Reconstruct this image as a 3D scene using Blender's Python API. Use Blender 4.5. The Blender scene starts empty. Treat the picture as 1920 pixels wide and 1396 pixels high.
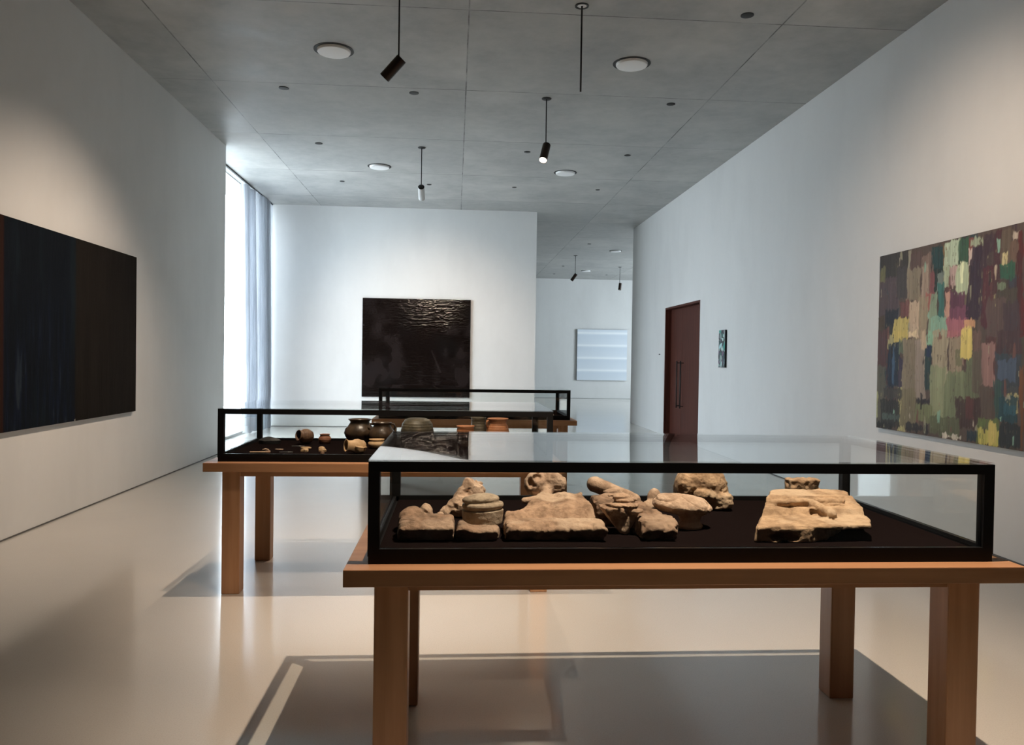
import bpy, bmesh, math, random
import numpy as np
from mathutils import Vector, Matrix
PI = math.pi
C = bpy.context.scene.collection
SC = bpy.context.scene
rnd = random.Random(7)

# ------------------------------------------------------------------ camera
EYE = 1.55
yaw, pitch, roll, fpx = 0.0728, -0.0165, 0.0148, 1469.3
fw = Vector((math.sin(yaw)*math.cos(pitch), math.cos(yaw)*math.cos(pitch), math.sin(pitch)))
rt = Vector((math.cos(yaw), -math.sin(yaw), 0)); up = rt.cross(fw)
r2 = math.cos(roll)*rt + math.sin(roll)*up
u2 = -math.sin(roll)*rt + math.cos(roll)*up
cam = bpy.data.cameras.new('camera'); cam.sensor_width = 36; cam.lens = fpx/1920*36
cam.clip_start = 0.05; cam.clip_end = 200
co = bpy.data.objects.new('camera', cam); C.objects.link(co)
m = Matrix((r2, u2, -fw)).transposed().to_4x4(); m.translation = (0, 0, EYE)
co.matrix_world = m
SC.camera = co

# ------------------------------------------------------------------ helpers
def lin(h):
    c = [int(h[i:i+2], 16)/255 for i in (0, 2, 4)]
    return tuple((x/12.92 if x <= .04045 else ((x+.055)/1.055)**2.4) for x in c)

class NT:
    def __init__(s, name):
        s.m = bpy.data.materials.new(name); s.m.use_nodes = True
        s.t = s.m.node_tree; s.t.nodes.clear()
        s.out = s.n('ShaderNodeOutputMaterial')
    def n(s, typ, **kw):
        nd = s.t.nodes.new(typ)
        for k, v in kw.items():
            if k == 'inp':
                for a, b in v.items():
                    if isinstance(b, bpy.types.NodeSocket): s.t.links.new(b, nd.inputs[a])
                    else: nd.inputs[a].default_value = b
            else: setattr(nd, k, v)
        return nd
    def link(s, a, b): s.t.links.new(a, b)
    def pos(s, scale=(1, 1, 1), obj=True):
        tc = s.n('ShaderNodeTexCoord')
        return s.n('ShaderNodeMapping', inp={'Vector': tc.outputs['Object'], 'Scale': scale}).outputs[0]
    def noise(s, vec, sc, det=4, rough=.55):
        return s.n('ShaderNodeTexNoise', inp={'Vector': vec, 'Scale': sc, 'Detail': det, 'Roughness': rough}).outputs['Fac']
    def ramp(s, fac, stops):
        r = s.n('ShaderNodeValToRGB', inp={'Fac': fac}); e = r.color_ramp.elements
        while len(e) < len(stops): e.new(.5)
        for i, (p, c) in enumerate(stops):
            e[i].position = p; e[i].color = (*c, 1) if len(c) == 3 else c
        return r.outputs[0]
    def mix(s, f, a, b, mode='MIX'):
        nd = s.n('ShaderNodeMix', data_type='RGBA', blend_type=mode)
        for sock, v in ((nd.inputs[0], f), (nd.inputs[6], a), (nd.inputs[7], b)):
            if isinstance(v, bpy.types.NodeSocket): s.link(v, sock)
            elif isinstance(v, (int, float)): sock.default_value = v
            else: sock.default_value = (*v, 1)
        return nd.outputs[2]
    def math(s, op, a, b=0, c=0):
        nd = s.n('ShaderNodeMath', operation=op)
        for i, v in enumerate((a, b, c)):
            if isinstance(v, bpy.types.NodeSocket): s.link(v, nd.inputs[i])
            else: nd.inputs[i].default_value = v
        return nd.outputs[0]
    def bump(s, h, strength=.3, dist=.01):
        return s.n('ShaderNodeBump', inp={'Height': h, 'Strength': strength, 'Distance': dist}).outputs[0]
    def pbr(s, base=(.5, .5, .5), rough=.5, nrm=None, **kw):
        p = s.n('ShaderNodeBsdfPrincipled')
        def put(k, v):
            if isinstance(v, bpy.types.NodeSocket): s.link(v, p.inputs[k])
            elif isinstance(v, tuple) and len(v) == 3: p.inputs[k].default_value = (*v, 1)
            else: p.inputs[k].default_value = v
        put('Base Color', base); put('Roughness', rough)
        if nrm is not None: put('Normal', nrm)
        for k, v in kw.items(): put(k.replace('_', ' '), v)
        s.link(p.outputs[0], s.out.inputs[0]); return p

def plain(name, col, rough=.5, **kw):
    t = NT(name); t.pbr(col, rough, **kw); return t.m

def m_plaster(name, col):
    t = NT(name); v = t.pos((1, 1, .28)); v2 = t.pos()
    n1 = t.noise(v, 1.3, 5, .6); n2 = t.noise(v2, 9, 6, .65)
    a = tuple(x*.93 for x in col); b = tuple(min(1, x*1.05) for x in col)
    c = t.mix(n1, a, b)
    c = t.mix(t.math('MULTIPLY', n2, .22), c, tuple(x*.8 for x in col))
    c = t.mix(t.ramp(t.noise(t.pos((1, 1, .45)), .8, 4, .6), [(.45, (0, 0, 0)), (.7, (.4,)*3)]), c, tuple(x*.78 for x in col))
    t.pbr(c, .75, t.bump(t.noise(v2, 55, 5, .7), .12, .004)); return t.m

def m_concrete():
    t = NT('concrete ceiling'); v = t.pos()
    sep = t.n('ShaderNodeSeparateXYZ', inp={0: v})
    px = t.math('DIVIDE', t.math('SUBTRACT', sep.outputs[0], .09), 3.08)
    py = t.math('DIVIDE', t.math('SUBTRACT', sep.outputs[1], 7.56), 2.25)
    wob = t.math('MULTIPLY', t.math('SUBTRACT', t.noise(t.pos(), 2.2, 3), .5), .003)
    def joint(p, size):
        f = t.math('ABSOLUTE', t.math('SUBTRACT', t.math('FRACT', t.math('ADD', t.math('ADD', p, .5), wob)), .5))
        return t.math('LESS_THAN', f, .0075/size)
    j = t.math('MAXIMUM', joint(px, 3.08), joint(py, 2.25))
    cell = t.n('ShaderNodeCombineXYZ', inp={0: t.math('FLOOR', px), 1: t.math('FLOOR', py)})
    wn = t.n('ShaderNodeTexWhiteNoise', inp={'Vector': cell.outputs[0]}).outputs[0]
    off = t.n('ShaderNodeVectorMath', operation='MULTIPLY_ADD', inp={0: cell.outputs[0], 1: (7.3, 3.1, 5), 2: v}).outputs[0]
    n1 = t.noise(off, 1.1, 6, .62); n2 = t.noise(off, 6, 6, .7)
    st = t.noise(t.n('ShaderNodeMapping', inp={'Vector': off, 'Scale': (.35, 3.5, 1)}).outputs[0], 1.6, 5, .6)
    c = t.ramp(n1, [(.32, (.25, .258, .258)), (.5, (.37, .378, .373)), (.68, (.50, .502, .487))])
    c = t.mix(t.math('MULTIPLY', st, .4), c, (.33, .335, .33))
    c = t.mix(t.math('MULTIPLY', wn, .5), c, (.30, .31, .31))
    c = t.mix(t.math('MULTIPLY', t.ramp(n2, [(.35, (0, 0, 0)), (.7, (1, 1, 1))]), .22), c, (.58, .58, .56))
    sm = t.ramp(t.noise(t.pos((1, 1, 1)), .9, 3), [(.58, (0, 0, 0)), (.7, (1, 1, 1))])
    c = t.mix(t.math('MULTIPLY', sm, .25), c, (.6, .6, .59))
    c = t.mix(t.math('MULTIPLY', j, t.ramp(t.noise(t.pos(), 1.7, 5, .7), [(.36, (.12,)*3), (.62, (.95,)*3)])), c, (.07, .07, .07))
    t.pbr(c, t.ramp(n1, [(.3, (.42,)*3), (.7, (.62,)*3)]), t.bump(n2, .15, .006)); return t.m

def m_floor():
    t = NT('polished screed floor'); v = t.pos()
    sp = t.noise(v, 170, 2, .6); big = t.noise(v, .9, 4, .55)
    c = t.mix(big, (.55, .52, .47), (.62, .59, .535))
    c = t.mix(t.ramp(sp, [(.33, (.3,)*3), (.5, (0, 0, 0))]), c, (.38, .35, .31))
    c = t.mix(t.ramp(sp, [(.6, (0, 0, 0)), (.75, (.2,)*3)]), c, (.75, .7, .62))
    t.pbr(c, .5, None, IOR=1.5, Coat_Weight=1.0, Coat_Roughness=.13, Coat_IOR=1.75,
          Coat_Normal=t.bump(t.noise(v, 3, 2), .03, .02)); return t.m

def m_wood(name, a, b, axis):
    t = NT(name); sc = [22, 22, 22]; sc[axis] = 1.2
    v = t.pos(tuple(sc)); n1 = t.noise(v, 1, 6, .6)
    sc2 = [4.5, 4.5, 4.5]; sc2[axis] = .25
    n2 = t.noise(t.pos(tuple(sc2)), 1, 3)
    c = t.mix(t.ramp(n1, [(.35, (0, 0, 0)), (.68, (1, 1, 1))]), a, b)
    c = t.mix(t.ramp(n2, [(.4, (0, 0, 0)), (.6, (.6,)*3)]), c, tuple(x*.78 for x in a))
    t.pbr(c, .42, t.bump(n1, .08, .002)); return t.m

def m_glass():
    t = NT('clear glass')
    g = t.n('ShaderNodeNewGeometry')
    d = t.n('ShaderNodeVectorMath', operation='DOT_PRODUCT', inp={0: g.outputs['Normal'], 1: g.outputs['Incoming']}).outputs['Value']
    c = t.math('SUBTRACT', 1, t.math('ABSOLUTE', d))
    f = t.math('ADD', .035, t.math('MULTIPLY', t.math('POWER', c, 5), .965))
    tr = t.n('ShaderNodeBsdfTransparent', inp={'Color': (.975, .985, .98, 1)})
    gl = t.n('ShaderNodeBsdfGlossy', inp={'Color': (1, 1, 1, 1), 'Roughness': .0})
    mx = t.n('ShaderNodeMixShader', inp={0: f, 1: tr.outputs[0], 2: gl.outputs[0]})
    t.link(mx.outputs[0], t.out.inputs[0]); return t.m

def m_stone(name, a, b, c, pit=.5, sc=1.0):
    t = NT(name); v = t.pos()
    n1 = t.noise(v, 14*sc, 6, .65); n2 = t.noise(v, 70*sc, 5, .7); n3 = t.noise(v, 5*sc, 3, .6)
    col = t.mix(t.ramp(n1, [(.40, (0, 0, 0)), (.58, (1, 1, 1))]), a, tuple(x*.8 for x in b))
    col = t.mix(t.ramp(n3, [(.5, (0, 0, 0)), (.62, (.8,)*3)]), col, c)
    col = t.mix(t.ramp(n2, [(.3, (pit,)*3), (.45, (0, 0, 0))]), col, tuple(x*.45 for x in a))
    h = t.math('ADD', t.math('MULTIPLY', n2, .6), n1)
    t.pbr(col, .9, t.bump(h, .9, .008)); return t.m

def m_pot(name, a, b, rough=.6, bands=0):
    t = NT(name); v = t.pos()
    n1 = t.noise(v, 22, 5, .6)
    col = t.mix(t.ramp(n1, [(.38, (0, 0, 0)), (.62, (1, 1, 1))]), a, b)
    h = t.noise(v, 90, 4)
    if bands:
        w = t.n('ShaderNodeTexWave', bands_direction='Z', inp={'Vector': v, 'Scale': bands, 'Distortion': .4}).outputs['Fac']
        h = t.math('ADD', t.math('MULTIPLY', w, 1.2), h)
    t.pbr(col, rough, t.bump(h, .3, .003)); return t.m

def m_attr(name, rough=.55, bump=True, streak=(60, 60, 6), spec=.5, rattr=False, bs=.35):
    t = NT(name)
    at = t.n('ShaderNodeAttribute', attribute_name='paint')
    r = t.n('ShaderNodeAttribute', attribute_name='gloss').outputs['Fac'] if rattr else rough
    nr = t.bump(t.noise(t.pos(streak), 1, 5, .65), bs, .006) if bump else None
    t.pbr(at.outputs['Color'], r, nr, Specular_IOR_Level=spec); return t.m

M = dict(
    plaster=m_plaster('pale plaster', (.66, .665, .66)),
    concrete=m_concrete(), floor=m_floor(),
    wood_x=m_wood('oiled wood along', (.35, .175, .083), (.445, .245, .13), 0),
    wood_y=m_wood('oiled wood across', (.35, .175, .083), (.445, .245, .13), 1),
    wood_z=m_wood('oiled wood upright', (.35, .175, .083), (.445, .245, .13), 2),
    glass=m_glass(),
    black=plain('black powder coated steel', (.004, .004, .0045), .6, Specular_IOR_Level=.2),
    felt=plain('dark brown felt', (.009, .006, .006), 1.0, Specular_IOR_Level=0.0),
    bronze=plain('dark bronze metal', (.035, .022, .016), .35, Metallic=.6),
    dark=plain('dark fitting', (.012, .013, .014), .6),
    white_metal=plain('pale painted metal', (.62, .63, .64), .35),
    diffuser=plain('white diffuser', (.86, .87, .88), .35),
    gap=plain('shadow gap', (.1, .1, .1), .8),  # dark grey painted for the shade inside a gap
    canvas=plain('canvas edge', (.02, .02, .022), .8),
    steel=plain('brushed frame', (.45, .46, .47), .35, Metallic=.8),
)
def m_door():
    t = NT('dark red stained wood'); n = t.noise(t.pos((30, 30, 1.1)), 1, 6, .6)
    n2 = t.noise(t.pos((3, 3, .25)), 1, 3)
    c = t.mix(t.ramp(n, [(.35, (0, 0, 0)), (.65, (1, 1, 1))]), (.048, .013, .009), (.092, .028, .018))
    c = t.mix(t.math('MULTIPLY', n2, .5), c, (.06, .018, .012))
    t.pbr(c, .5, t.bump(n, .05, .002), Specular_IOR_Level=.2); return t.m
M['door'] = m_door()
def m_curtain():
    t = NT('sheer grey curtain')
    v = t.pos((1, 6, .5)); n = t.noise(v, 2.2, 3)
    col = t.mix(n, (.40, .42, .45), (.66, .68, .71))
    df = t.n('ShaderNodeBsdfDiffuse', inp={'Color': col}); tl = t.n('ShaderNodeBsdfTranslucent', inp={'Color': col})
    tr = t.n('ShaderNodeBsdfTransparent', inp={'Color': (.96, .97, 1, 1)})
    a = t.n('ShaderNodeMixShader', inp={0: .72, 1: df.outputs[0], 2: tl.outputs[0]})
    b = t.n('ShaderNodeMixShader', inp={0: .18, 1: a.outputs[0], 2: tr.outputs[0]})
    t.link(b.outputs[0], t.out.inputs[0]); return t.m
M['curtain'] = m_curtain()
def m_emit(name, col, s):
    t = NT(name); e = t.n('ShaderNodeEmission', inp={'Color': (*col, 1), 'Strength': s})
    t.link(e.outputs[0], t.out.inputs[0]); return t.m
WARM = (1, .785, .60)
M['lamp'] = m_emit('lit lamp lens', WARM, 40)

def bx(bm, x0, x1, y0, y1, z0, z1, bev=0):
    vs = [bm.verts.new((x, y, z)) for z in (z0, z1) for x, y in ((x0, y0), (x1, y0), (x1, y1), (x0, y1))]
    fs = [bm.faces.new([vs[i] for i in q]) for q in ((3, 2, 1, 0), (4, 5, 6, 7), (0, 1, 5, 4), (1, 2, 6, 5), (2, 3, 7, 6), (3, 0, 4, 7))]
    if bev:
        es = list({e for f in fs for e in f.edges})
        bmesh.ops.bevel(bm, geom=es, offset=bev, segments=2, affect='EDGES', profile=.6)
    return bm
def box(*a, **k): return bx(bmesh.new(), *a, **k)
def tube(bm, p0, p1, r, seg=20, r1=None, caps=True):
    p0, p1 = Vector(p0), Vector(p1); d = (p1-p0).normalized()
    a = d.orthogonal().normalized(); b = d.cross(a); r1 = r if r1 is None else r1
    ra, rb = [], []
    for i in range(seg):
        t = 2*PI*i/seg; o = a*math.cos(t)+b*math.sin(t)
        ra.append(bm.verts.new(p0+o*r)); rb.append(bm.verts.new(p1+o*r1))
    for i in range(seg):
        j = (i+1) % seg; bm.faces.new((ra[i], ra[j], rb[j], rb[i]))
    if caps: bm.faces.new(ra[::-1]); bm.faces.new(rb)
    return bm
def path_tube(bm, pts, r, seg=10):
    pts = [Vector(p) for p in pts]; rings = []
    for i, p in enumerate(pts):
        d = (pts[min(i+1, len(pts)-1)]-pts[max(i-1, 0)]).normalized()
        a = d.cross(Vector((.13, .2, 1))).normalized(); b = d.cross(a)
        rr = r[i] if isinstance(r, (list, tuple)) else r
        rings.append([bm.verts.new(p+a*rr*math.cos(2*PI*k/seg)+b*rr*math.sin(2*PI*k/seg)) for k in range(seg)])
    for A, B in zip(rings, rings[1:]):
        for k in range(seg):
            bm.faces.new((A[k], A[(k+1) % seg], B[(k+1) % seg], B[k]))
    bm.faces.new(rings[0][::-1]); bm.faces.new(rings[-1]); return bm
def lathe(bm, prof, seg=40, wob=0, seed=0, mat=None):
    r = random.Random(seed); ph = [r.uniform(0, 6) for _ in range(3)]
    rings = []
    for (rr, z) in prof:
        ring = []
        for i in range(seg):
            t = 2*PI*i/seg
            k = 1+wob*(math.sin(2*t+ph[0]+z*9)*.6+math.sin(3*t+ph[1])*.4)
            p = Vector((rr*k*math.cos(t), rr*k*math.sin(t), z))
            if mat: p = mat @ p
            ring.append(bm.verts.new(p))
        rings.append(ring)
    for A, B in zip(rings, rings[1:]):
        for k in range(seg):
            bm.faces.new((A[k], A[(k+1) % seg], B[(k+1) % seg], B[k]))
    bm.faces.new(rings[0][::-1]); bm.faces.new(rings[-1]); return bm

def obj(name, bm, mat, parent=None, smooth=False, loc=None):
    if isinstance(bm, bpy.types.Mesh): me = bm
    else:
        bmesh.ops.recalc_face_normals(bm, faces=bm.faces[:])
        me = bpy.data.meshes.new(name); bm.to_mesh(me); bm.free()
    if mat: me.materials.append(mat)
    if smooth:
        for p in me.polygons: p.use_smooth = True
        if smooth == 'auto':
            try: me.set_sharp_from_angle(angle=math.radians(40))
            except Exception: pass
    o = bpy.data.objects.new(name, me); C.objects.link(o)
    if parent: o.parent = parent
    if loc: o.location = loc
    return o
def tag(o, label, cat, group=None):
    o['label'] = label; o['category'] = cat
    if group: o['group'] = group
    return o
def thing(name, label, cat, loc=(0, 0, 0), rot=(0, 0, 0), group=None):
    o = bpy.data.objects.new(name, None); C.objects.link(o); o.location = loc; o.rotation_euler = rot
    o.empty_display_size = .1
    return tag(o, label, cat, group)
def struct(name, bm, mat, parent=None, smooth=False):
    o = obj(name, bm, mat, parent, smooth)
    if not parent: o['kind'] = 'structure'
    return o
def dup(root, loc=None, label=None, group=None):
    r = root.copy(); C.objects.link(r)
    if loc is not None: r.location = loc
    if label: r['label'] = label
    if group: r['group'] = group
    for ch in list(root.children):
        c = ch.copy(); C.objects.link(c); c.parent = r
        for g in list(ch.children):
            d = g.copy(); C.objects.link(d); d.parent = c
    return r

# ------------------------------------------------------------------ room shell
XL, XR, HC, Y0 = -3.684, 4.444, 4.8835, -4.5
YL1, YR1, YB, XB1, YF = 12.84, 19.55, 17.63, 1.80, 31.9
XG = -4.21          # glass line
XE = 12.0           # far gallery's right side
struct('floor', box(-4.8, XE+.3, Y0-.3, YF+.3, -.2, 0), M['floor'])
struct('ceiling', box(-4.8, XE+.3, Y0-.3, YF+.3, HC, HC+.3), M['concrete'])
struct('wall_left', box(-4.4, XL, Y0, YL1, 0, HC), M['plaster'])
struct('wall_behind', box(-4.4, XR+.4, Y0-.3, Y0, 0, HC), plain('bounce-cutting dark plaster', (.05, .05, .052), .8))  # unseen end wall, set close and darkened to cut bounce on front faces
# right wall with its door recess
DY0, DY1, DZ, DD = 14.02, 16.39, 2.69, .12
bm = bmesh.new()
bx(bm, XR, XR+.4, Y0, DY0, 0, HC); bx(bm, XR, XR+.4, DY1, YR1, 0, HC); bx(bm, XR, XR+.4, DY0, DY1, DZ, HC)
struct('wall_right', bm, M['plaster'])
struct('wall_partition', box(XG+.02, XB1, YB, YB+.35, 0, HC), M['plaster'])
struct('wall_far', box(-4.8, XE+.3, YF, YF+.3, 0, HC), M['plaster'])
struct('wall_far_left', box(-4.6, XG, YB+.02, YF, 0, HC), M['plaster'])
struct('wall_gallery_side', box(XR+.4, XE, YR1-.4, YR1, 0, HC), M['plaster'])
for n, b in (('left', box(XL-.002, XL+.006, Y0, YL1, 0, .012)), ('right', box(XR-.006, XR+.002, Y0, DY0, 0, .012)),
             ('back', box(XG+.1, XB1, YB-.006, YB+.002, 0, .012)), ('far', box(-4, XE, YF-.006, YF+.002, 0, .007))):
    struct('gap_shade_strip_'+n, b, M['gap'])  # thin dark strips stand in for the shade along the wall foot
# window 1: floor-to-ceiling glazing on the left beyond the end of the left wall
bm = bmesh.new()
for y in (YL1, YB-.06): bx(bm, XG-.05, XG+.01, y, y+.06, 0, HC)
bx(bm, XG-.05, XG+.01, YL1+.06, YB-.06, 0, .05); bx(bm, XG-.05, XG+.01, YL1+.06, YB-.06, HC-.012, HC)
w = struct('window_1', bm, M['steel'])
obj('pane', box(XG-.03, XG-.015, YL1+.06, YB-.06, .05, HC-.012), M['glass'], w)
# window 2: on the far gallery's right side
W2A, W2B = 24.4, 28.6
bm = bmesh.new()
bx(bm, XE, XE+.3, YR1-.4, W2A, 0, HC); bx(bm, XE, XE+.3, W2B, YF, 0, HC)
struct('wall_far_right', bm, M['plaster'])
bm = bmesh.new()
for y in (W2A, W2B-.06): bx(bm, XE, XE+.06, y, y+.06, 0, HC)
bx(bm, XE, XE+.06, W2A+.06, W2B-.06, 0, .05); bx(bm, XE, XE+.06, W2A+.06, W2B-.06, HC-.05, HC)
w = struct('window_2', bm, M['steel'])
obj('pane', box(XE+.02, XE+.035, W2A+.06, W2B-.06, .05, HC-.05), M['glass'], w)
struct('ground', box(-40, -4.8, -10, 45, -.3, -.12), plain('pale terrace paving', (.5, .5, .49), .8))
# door 1: a pair of tall dark leaves
xd = XR+DD; ym = 15.53
d1 = struct('door_1', box(xd+.045, xd+.09, DY0+.001, DY1-.001, 0, DZ-.001), M['door'])
for a, b in ((DY0+.052, ym-.002), (ym+.002, DY1-.052)):
    leaf_ = obj('door_leaf', box(xd, xd+.044, a, b, .006, DZ-.045), M['door'], d1)
    y = 15.40 if a < 15 else 15.66
    bm = bmesh.new(); tube(bm, (xd-.062, y, .62), (xd-.062, y, 1.57), .012, 14)
    for z in (.66, 1.53): tube(bm, (xd-.062, y, z), (xd+.004, y, z), .009, 12)
    obj('door_handle', bm, M['dark'], leaf_, True)
bm = bmesh.new()
bx(bm, XR-.002, xd+.044, DY0, DY0+.05, 0, DZ); bx(bm, XR-.002, xd+.044, DY1-.05, DY1, 0, DZ)
bx(bm, XR-.002, xd+.044, DY0+.05, DY1-.05, DZ-.04, DZ)
obj('door_frame', bm, M['door'], d1)
tag(obj('wall_switch', box(XR-.010, XR, 16.75, 16.84, 1.70, 1.72, bev=.002), M['dark']),
    'tiny dark switch plate on the right wall just left of the dark red door', 'switch')

# curtain and its track
t = thing('curtain', 'floor-length sheer grey curtain drawn to one side of the tall window', 'curtain', (-4.0, 16.4, 0))
def drape(y0t, y1t, y0b, y1b, zb, nf, amp, xoff, seed, taper=False):
    r = random.Random(seed); N = 150; K = 40; vs = []; fs = []
    ph = [r.uniform(0, 6) for _ in range(4)]
    for k in range(K+1):
        f = k/K; z = HC-.05-(HC-.05-zb)*f
        for i in range(N+1):
            s = i/N
            y = (y0t+(y1t-y0t)*s)*(1-f)+(y0b+(y1b-y0b)*s)*f
            a = amp*(1+.35*math.sin(5*s+ph[0])+.25*f*math.sin(3*f+7*s))
            x = xoff+a*math.sin(2*PI*nf*s+ph[1]+.5*math.sin(6*s+ph[2])+.25*f*math.sin(4*f+ph[3]))
            y += .022*math.sin(2*PI*nf*s*1.0+ph[3]+1.2)
            zz = z if k < K else zb+.02*math.sin(11*s)
            vs.append((x, y, zz))
    for k in range(K):
        for i in range(N):
            a = k*(N+1)+i; fs.append((a, a+1, a+N+2, a+N+1))
    me = bpy.data.meshes.new('drape'); me.from_pydata([(v[0]+4.0, v[1]-16.4, v[2]) for v in vs], [], fs)
    return me
for a in ((15.32, 15.95, 15.62, 16.28, .03, 7, .045, -4.06, 3), (15.85, 17.1, 16.2, 17.32, .02, 12, .055, -4.02, 5), (16.7, 17.52, 17.02, 17.56, .02, 9, .06, -4.06, 8)):
    o = obj('drape', drape(*a), M['curtain'], t, True)
bm = box(-.06, -.03, YL1-16.4+.02, YB-16.4-.02, HC-.025, HC-.001)
obj('curtain_track', bm, M['dark'], t)
bm = bmesh.new()
for i in range(26):
    y = 15.34+i*(2.2/25)-16.4
    obj('curtain_glider', tube(bmesh.new(), (-.045, y, HC-.026), (-.045, y, HC-.06), .006, 8), M['white_metal'], t)

# ------------------------------------------------------------------ ceiling fittings
def disc(loc, r, label, near=True):
    t = thing('ceiling_disc', label, 'ceiling light', loc, group='round white ceiling lights')
    bm = bmesh.new()
    # flat dark ring
    n = 56; A = []
    for rr, z in ((r, 0), (r, -.005), (r*.85, -.005), (r*.85, 0)):
        A.append([bm.verts.new((rr*math.cos(2*PI*i/n), rr*math.sin(2*PI*i/n), z)) for i in range(n)])
    for q in range(4):
        P, Q = A[q], A[(q+1) % 4]
        for i in range(n): bm.faces.new((P[i], P[(i+1) % n], Q[(i+1) % n], Q[i]))
    obj('ring', bm, M['dark'], t)
    bm = bmesh.new(); lathe(bm, [(r*.84, 0), (r*.84, -.018), (r*.8, -.03), (r*.6, -.036), (.01, -.038)], 56)
    obj('diffuser', bm, M['diffuser'], t, 'auto'); return t
for (x, y, r, l) in ((-1.36, 8.70, .215, 'round white ceiling disc with dark rim, nearest one at upper left'),
                     (1.93, 8.72, .21, 'round white ceiling disc with dark rim, nearest one at upper right'),
                     (-1.36, 13.86, .205, 'round white ceiling disc above the curtain end, left of the white pendant spotlight'),
                     (1.91, 13.88, .205, 'round white ceiling disc behind the lit pendant spotlight'),
                     (4.8, 23.48, .19, 'round white ceiling disc in the far gallery, the nearer one'),
                     (4.8, 28.81, .19, 'round white ceiling disc in the far gallery, the farther one')):
    disc((x, y, HC), r, l)
holes = [(-2.17, 9.99, .062, 'dark ceiling point at left, below the nearest left disc'),
         (-.56, 9.98, .060, 'dark ceiling point just right of the nearest hanging spotlight head'),
         (2.75, 7.39, .062, 'dark ceiling point at the top right, nearest of all'),
         (2.74, 10.02, .056, 'dark ceiling point below the nearest right disc'),
         (-2.17, 12.5, .058, 'dark ceiling point left of the second left disc'),
         (1.11, 12.58, .052, 'dark ceiling point just left of the lit spotlight'),
         (2.74, 12.58, .052, 'dark ceiling point above right of the second right disc'),
         (-2.18, 15.12, .046, 'dark ceiling point closest to the curtain'),
         (-.54, 15.17, .045, 'dark ceiling point beside the white spotlight head'),
         (1.1, 15.19, .043, 'dark ceiling point left below the second right disc'),
         (2.73, 15.18, .043, 'dark ceiling point right below the second right disc'),
         (3.78, 22.22, .055, 'dark ceiling point in the far gallery, the nearest there'),
         (3.77, 27.59, .045, 'dark ceiling point in the far gallery left of its far disc'),
         (3.77, 30.12, .042, 'dark ceiling point in the far gallery close to its end wall at left'),
         (5.81, 30.07, .042, 'dark ceiling point in the far gallery close to its end wall at right')]
for x, y, r, l in holes:
    bm = bmesh.new(); lathe(bm, [(r, 0), (r, -.006), (r*.8, -.009), (.005, -.009)], 32)
    tag(obj('ceiling_point', bm, M['dark'], smooth='auto', loc=(x, y, HC)), l, 'ceiling fitting', 'round dark ceiling points')

def pendant(x, y, d, label, length=.26, zr=4.32, headmat='bronze', power=None, aim=None, cone=70, blend=.6, capmat='dark', lit=True, r=.052, col=WARM):
    t = thing('pendant_spotlight', label, 'spotlight', (x, y, HC), group='spotlights hung on thin rods')
    bm = bmesh.new(); lathe(bm, [(.062, 0), (.062, -.006), (.055, -.012), (.01, -.013)], 32)
    obj('ceiling_rose', bm, M['dark'], t, 'auto')
    zr -= HC
    obj('rod', tube(bmesh.new(), (0, 0, -.01), (0, 0, zr), .0075, 12), M['dark'], t, True)
    d = Vector(d).normalized(); s = d.cross(Vector((0, 0, 1))).normalized()
    u = s.cross(d).normalized()
    if u.z < 0: u = -u
    p0 = Vector((0, 0, zr)) - u*r*.75; p1 = p0+d*length
    bm = bmesh.new(); q = d.to_track_quat('Z', 'Y').to_matrix().to_4x4(); q.translation = p0
    lathe(bm, [(r-.004, 0), (r, .004), (r, length-.003), (r-.003, length), (r-.006, length), (r-.006, length-.012), (.004, length-.012)], 40, mat=q)
    h = obj('lamp_head', bm, M[headmat], t, 'auto')
    bm = bmesh.new(); lathe(bm, [(r-.002, -.004), (r-.002, 0.0), (.002, .0)], 40, mat=q)
    obj('cap', bm, M[capmat], h, 'auto')
    bm = bmesh.new(); lathe(bm, [(r-.0065, length-.008), (r-.0065, length-.011), (.002, length-.0105)][::-1], 32, mat=q)
    obj('lens', bm, M['lamp'] if lit else M['diffuser'], h)
    if power:
        L = bpy.data.lights.new('spot', 'SPOT'); L.energy = power; L.color = col; L.spot_size = math.radians(cone)
        L.spot_blend = blend; L.shadow_soft_size = .015
        lo = bpy.data.objects.new('spot_light', L); C.objects.link(lo)
        pos = Vector((x, y, HC))+p1+d*.01; lo.location = pos
        a = (Vector(aim)-pos) if aim else d
        lo.rotation_euler = a.to_track_quat('-Z', 'Y').to_euler()
    return t
PW = dict(A=520, C=210, D=520, L1=860, L2=520, L3=400)
pendant(-.555, 7.33, (-.68, .2, -.70), 'dark spotlight hanging at upper left of centre, tipped towards the left wall', .235, 4.33, power=PW['A'], cone=92, blend=1, aim=(-3.68, 7.5, .35))
pendant(1.12, 10.0, (-.22, -.50, -.84), 'lit dark spotlight with glowing lens hanging near the middle of the ceiling', .27, 4.32, power=PW['C'], cone=72, blend=1)
pendant(-.57, 12.54, (0.0, .86, -.50), 'spotlight with pale body and dark cap aimed at the black painting', .27, 4.29, 'white_metal', power=PW['D'], cone=75, blend=.9)
pendant(3.78, 24.78, (-.5, .3, -.75), 'left of the two hanging spotlights in the far gallery', .25, 4.32, power=None, lit=False)
pendant(5.79, 27.51, (-.12, -.1, -.95), 'right of the two hanging spotlights in the far gallery', .25, 4.32, power=None, lit=False)
pendant(1.12, 2.37, (0.0, .62, -.78), 'dark spotlight hanging straight above the nearest display case', .26, 4.40, power=PW['L1'], cone=80, blend=.8, aim=(1.0, 3.7, 0))
pendant(-.57, 4.86, (0.0, .1, -1), 'dark spotlight hanging above the middle display case', .26, 4.40, power=PW['L2'], cone=58, blend=1, aim=(-.5, 5.6, 0))
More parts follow.
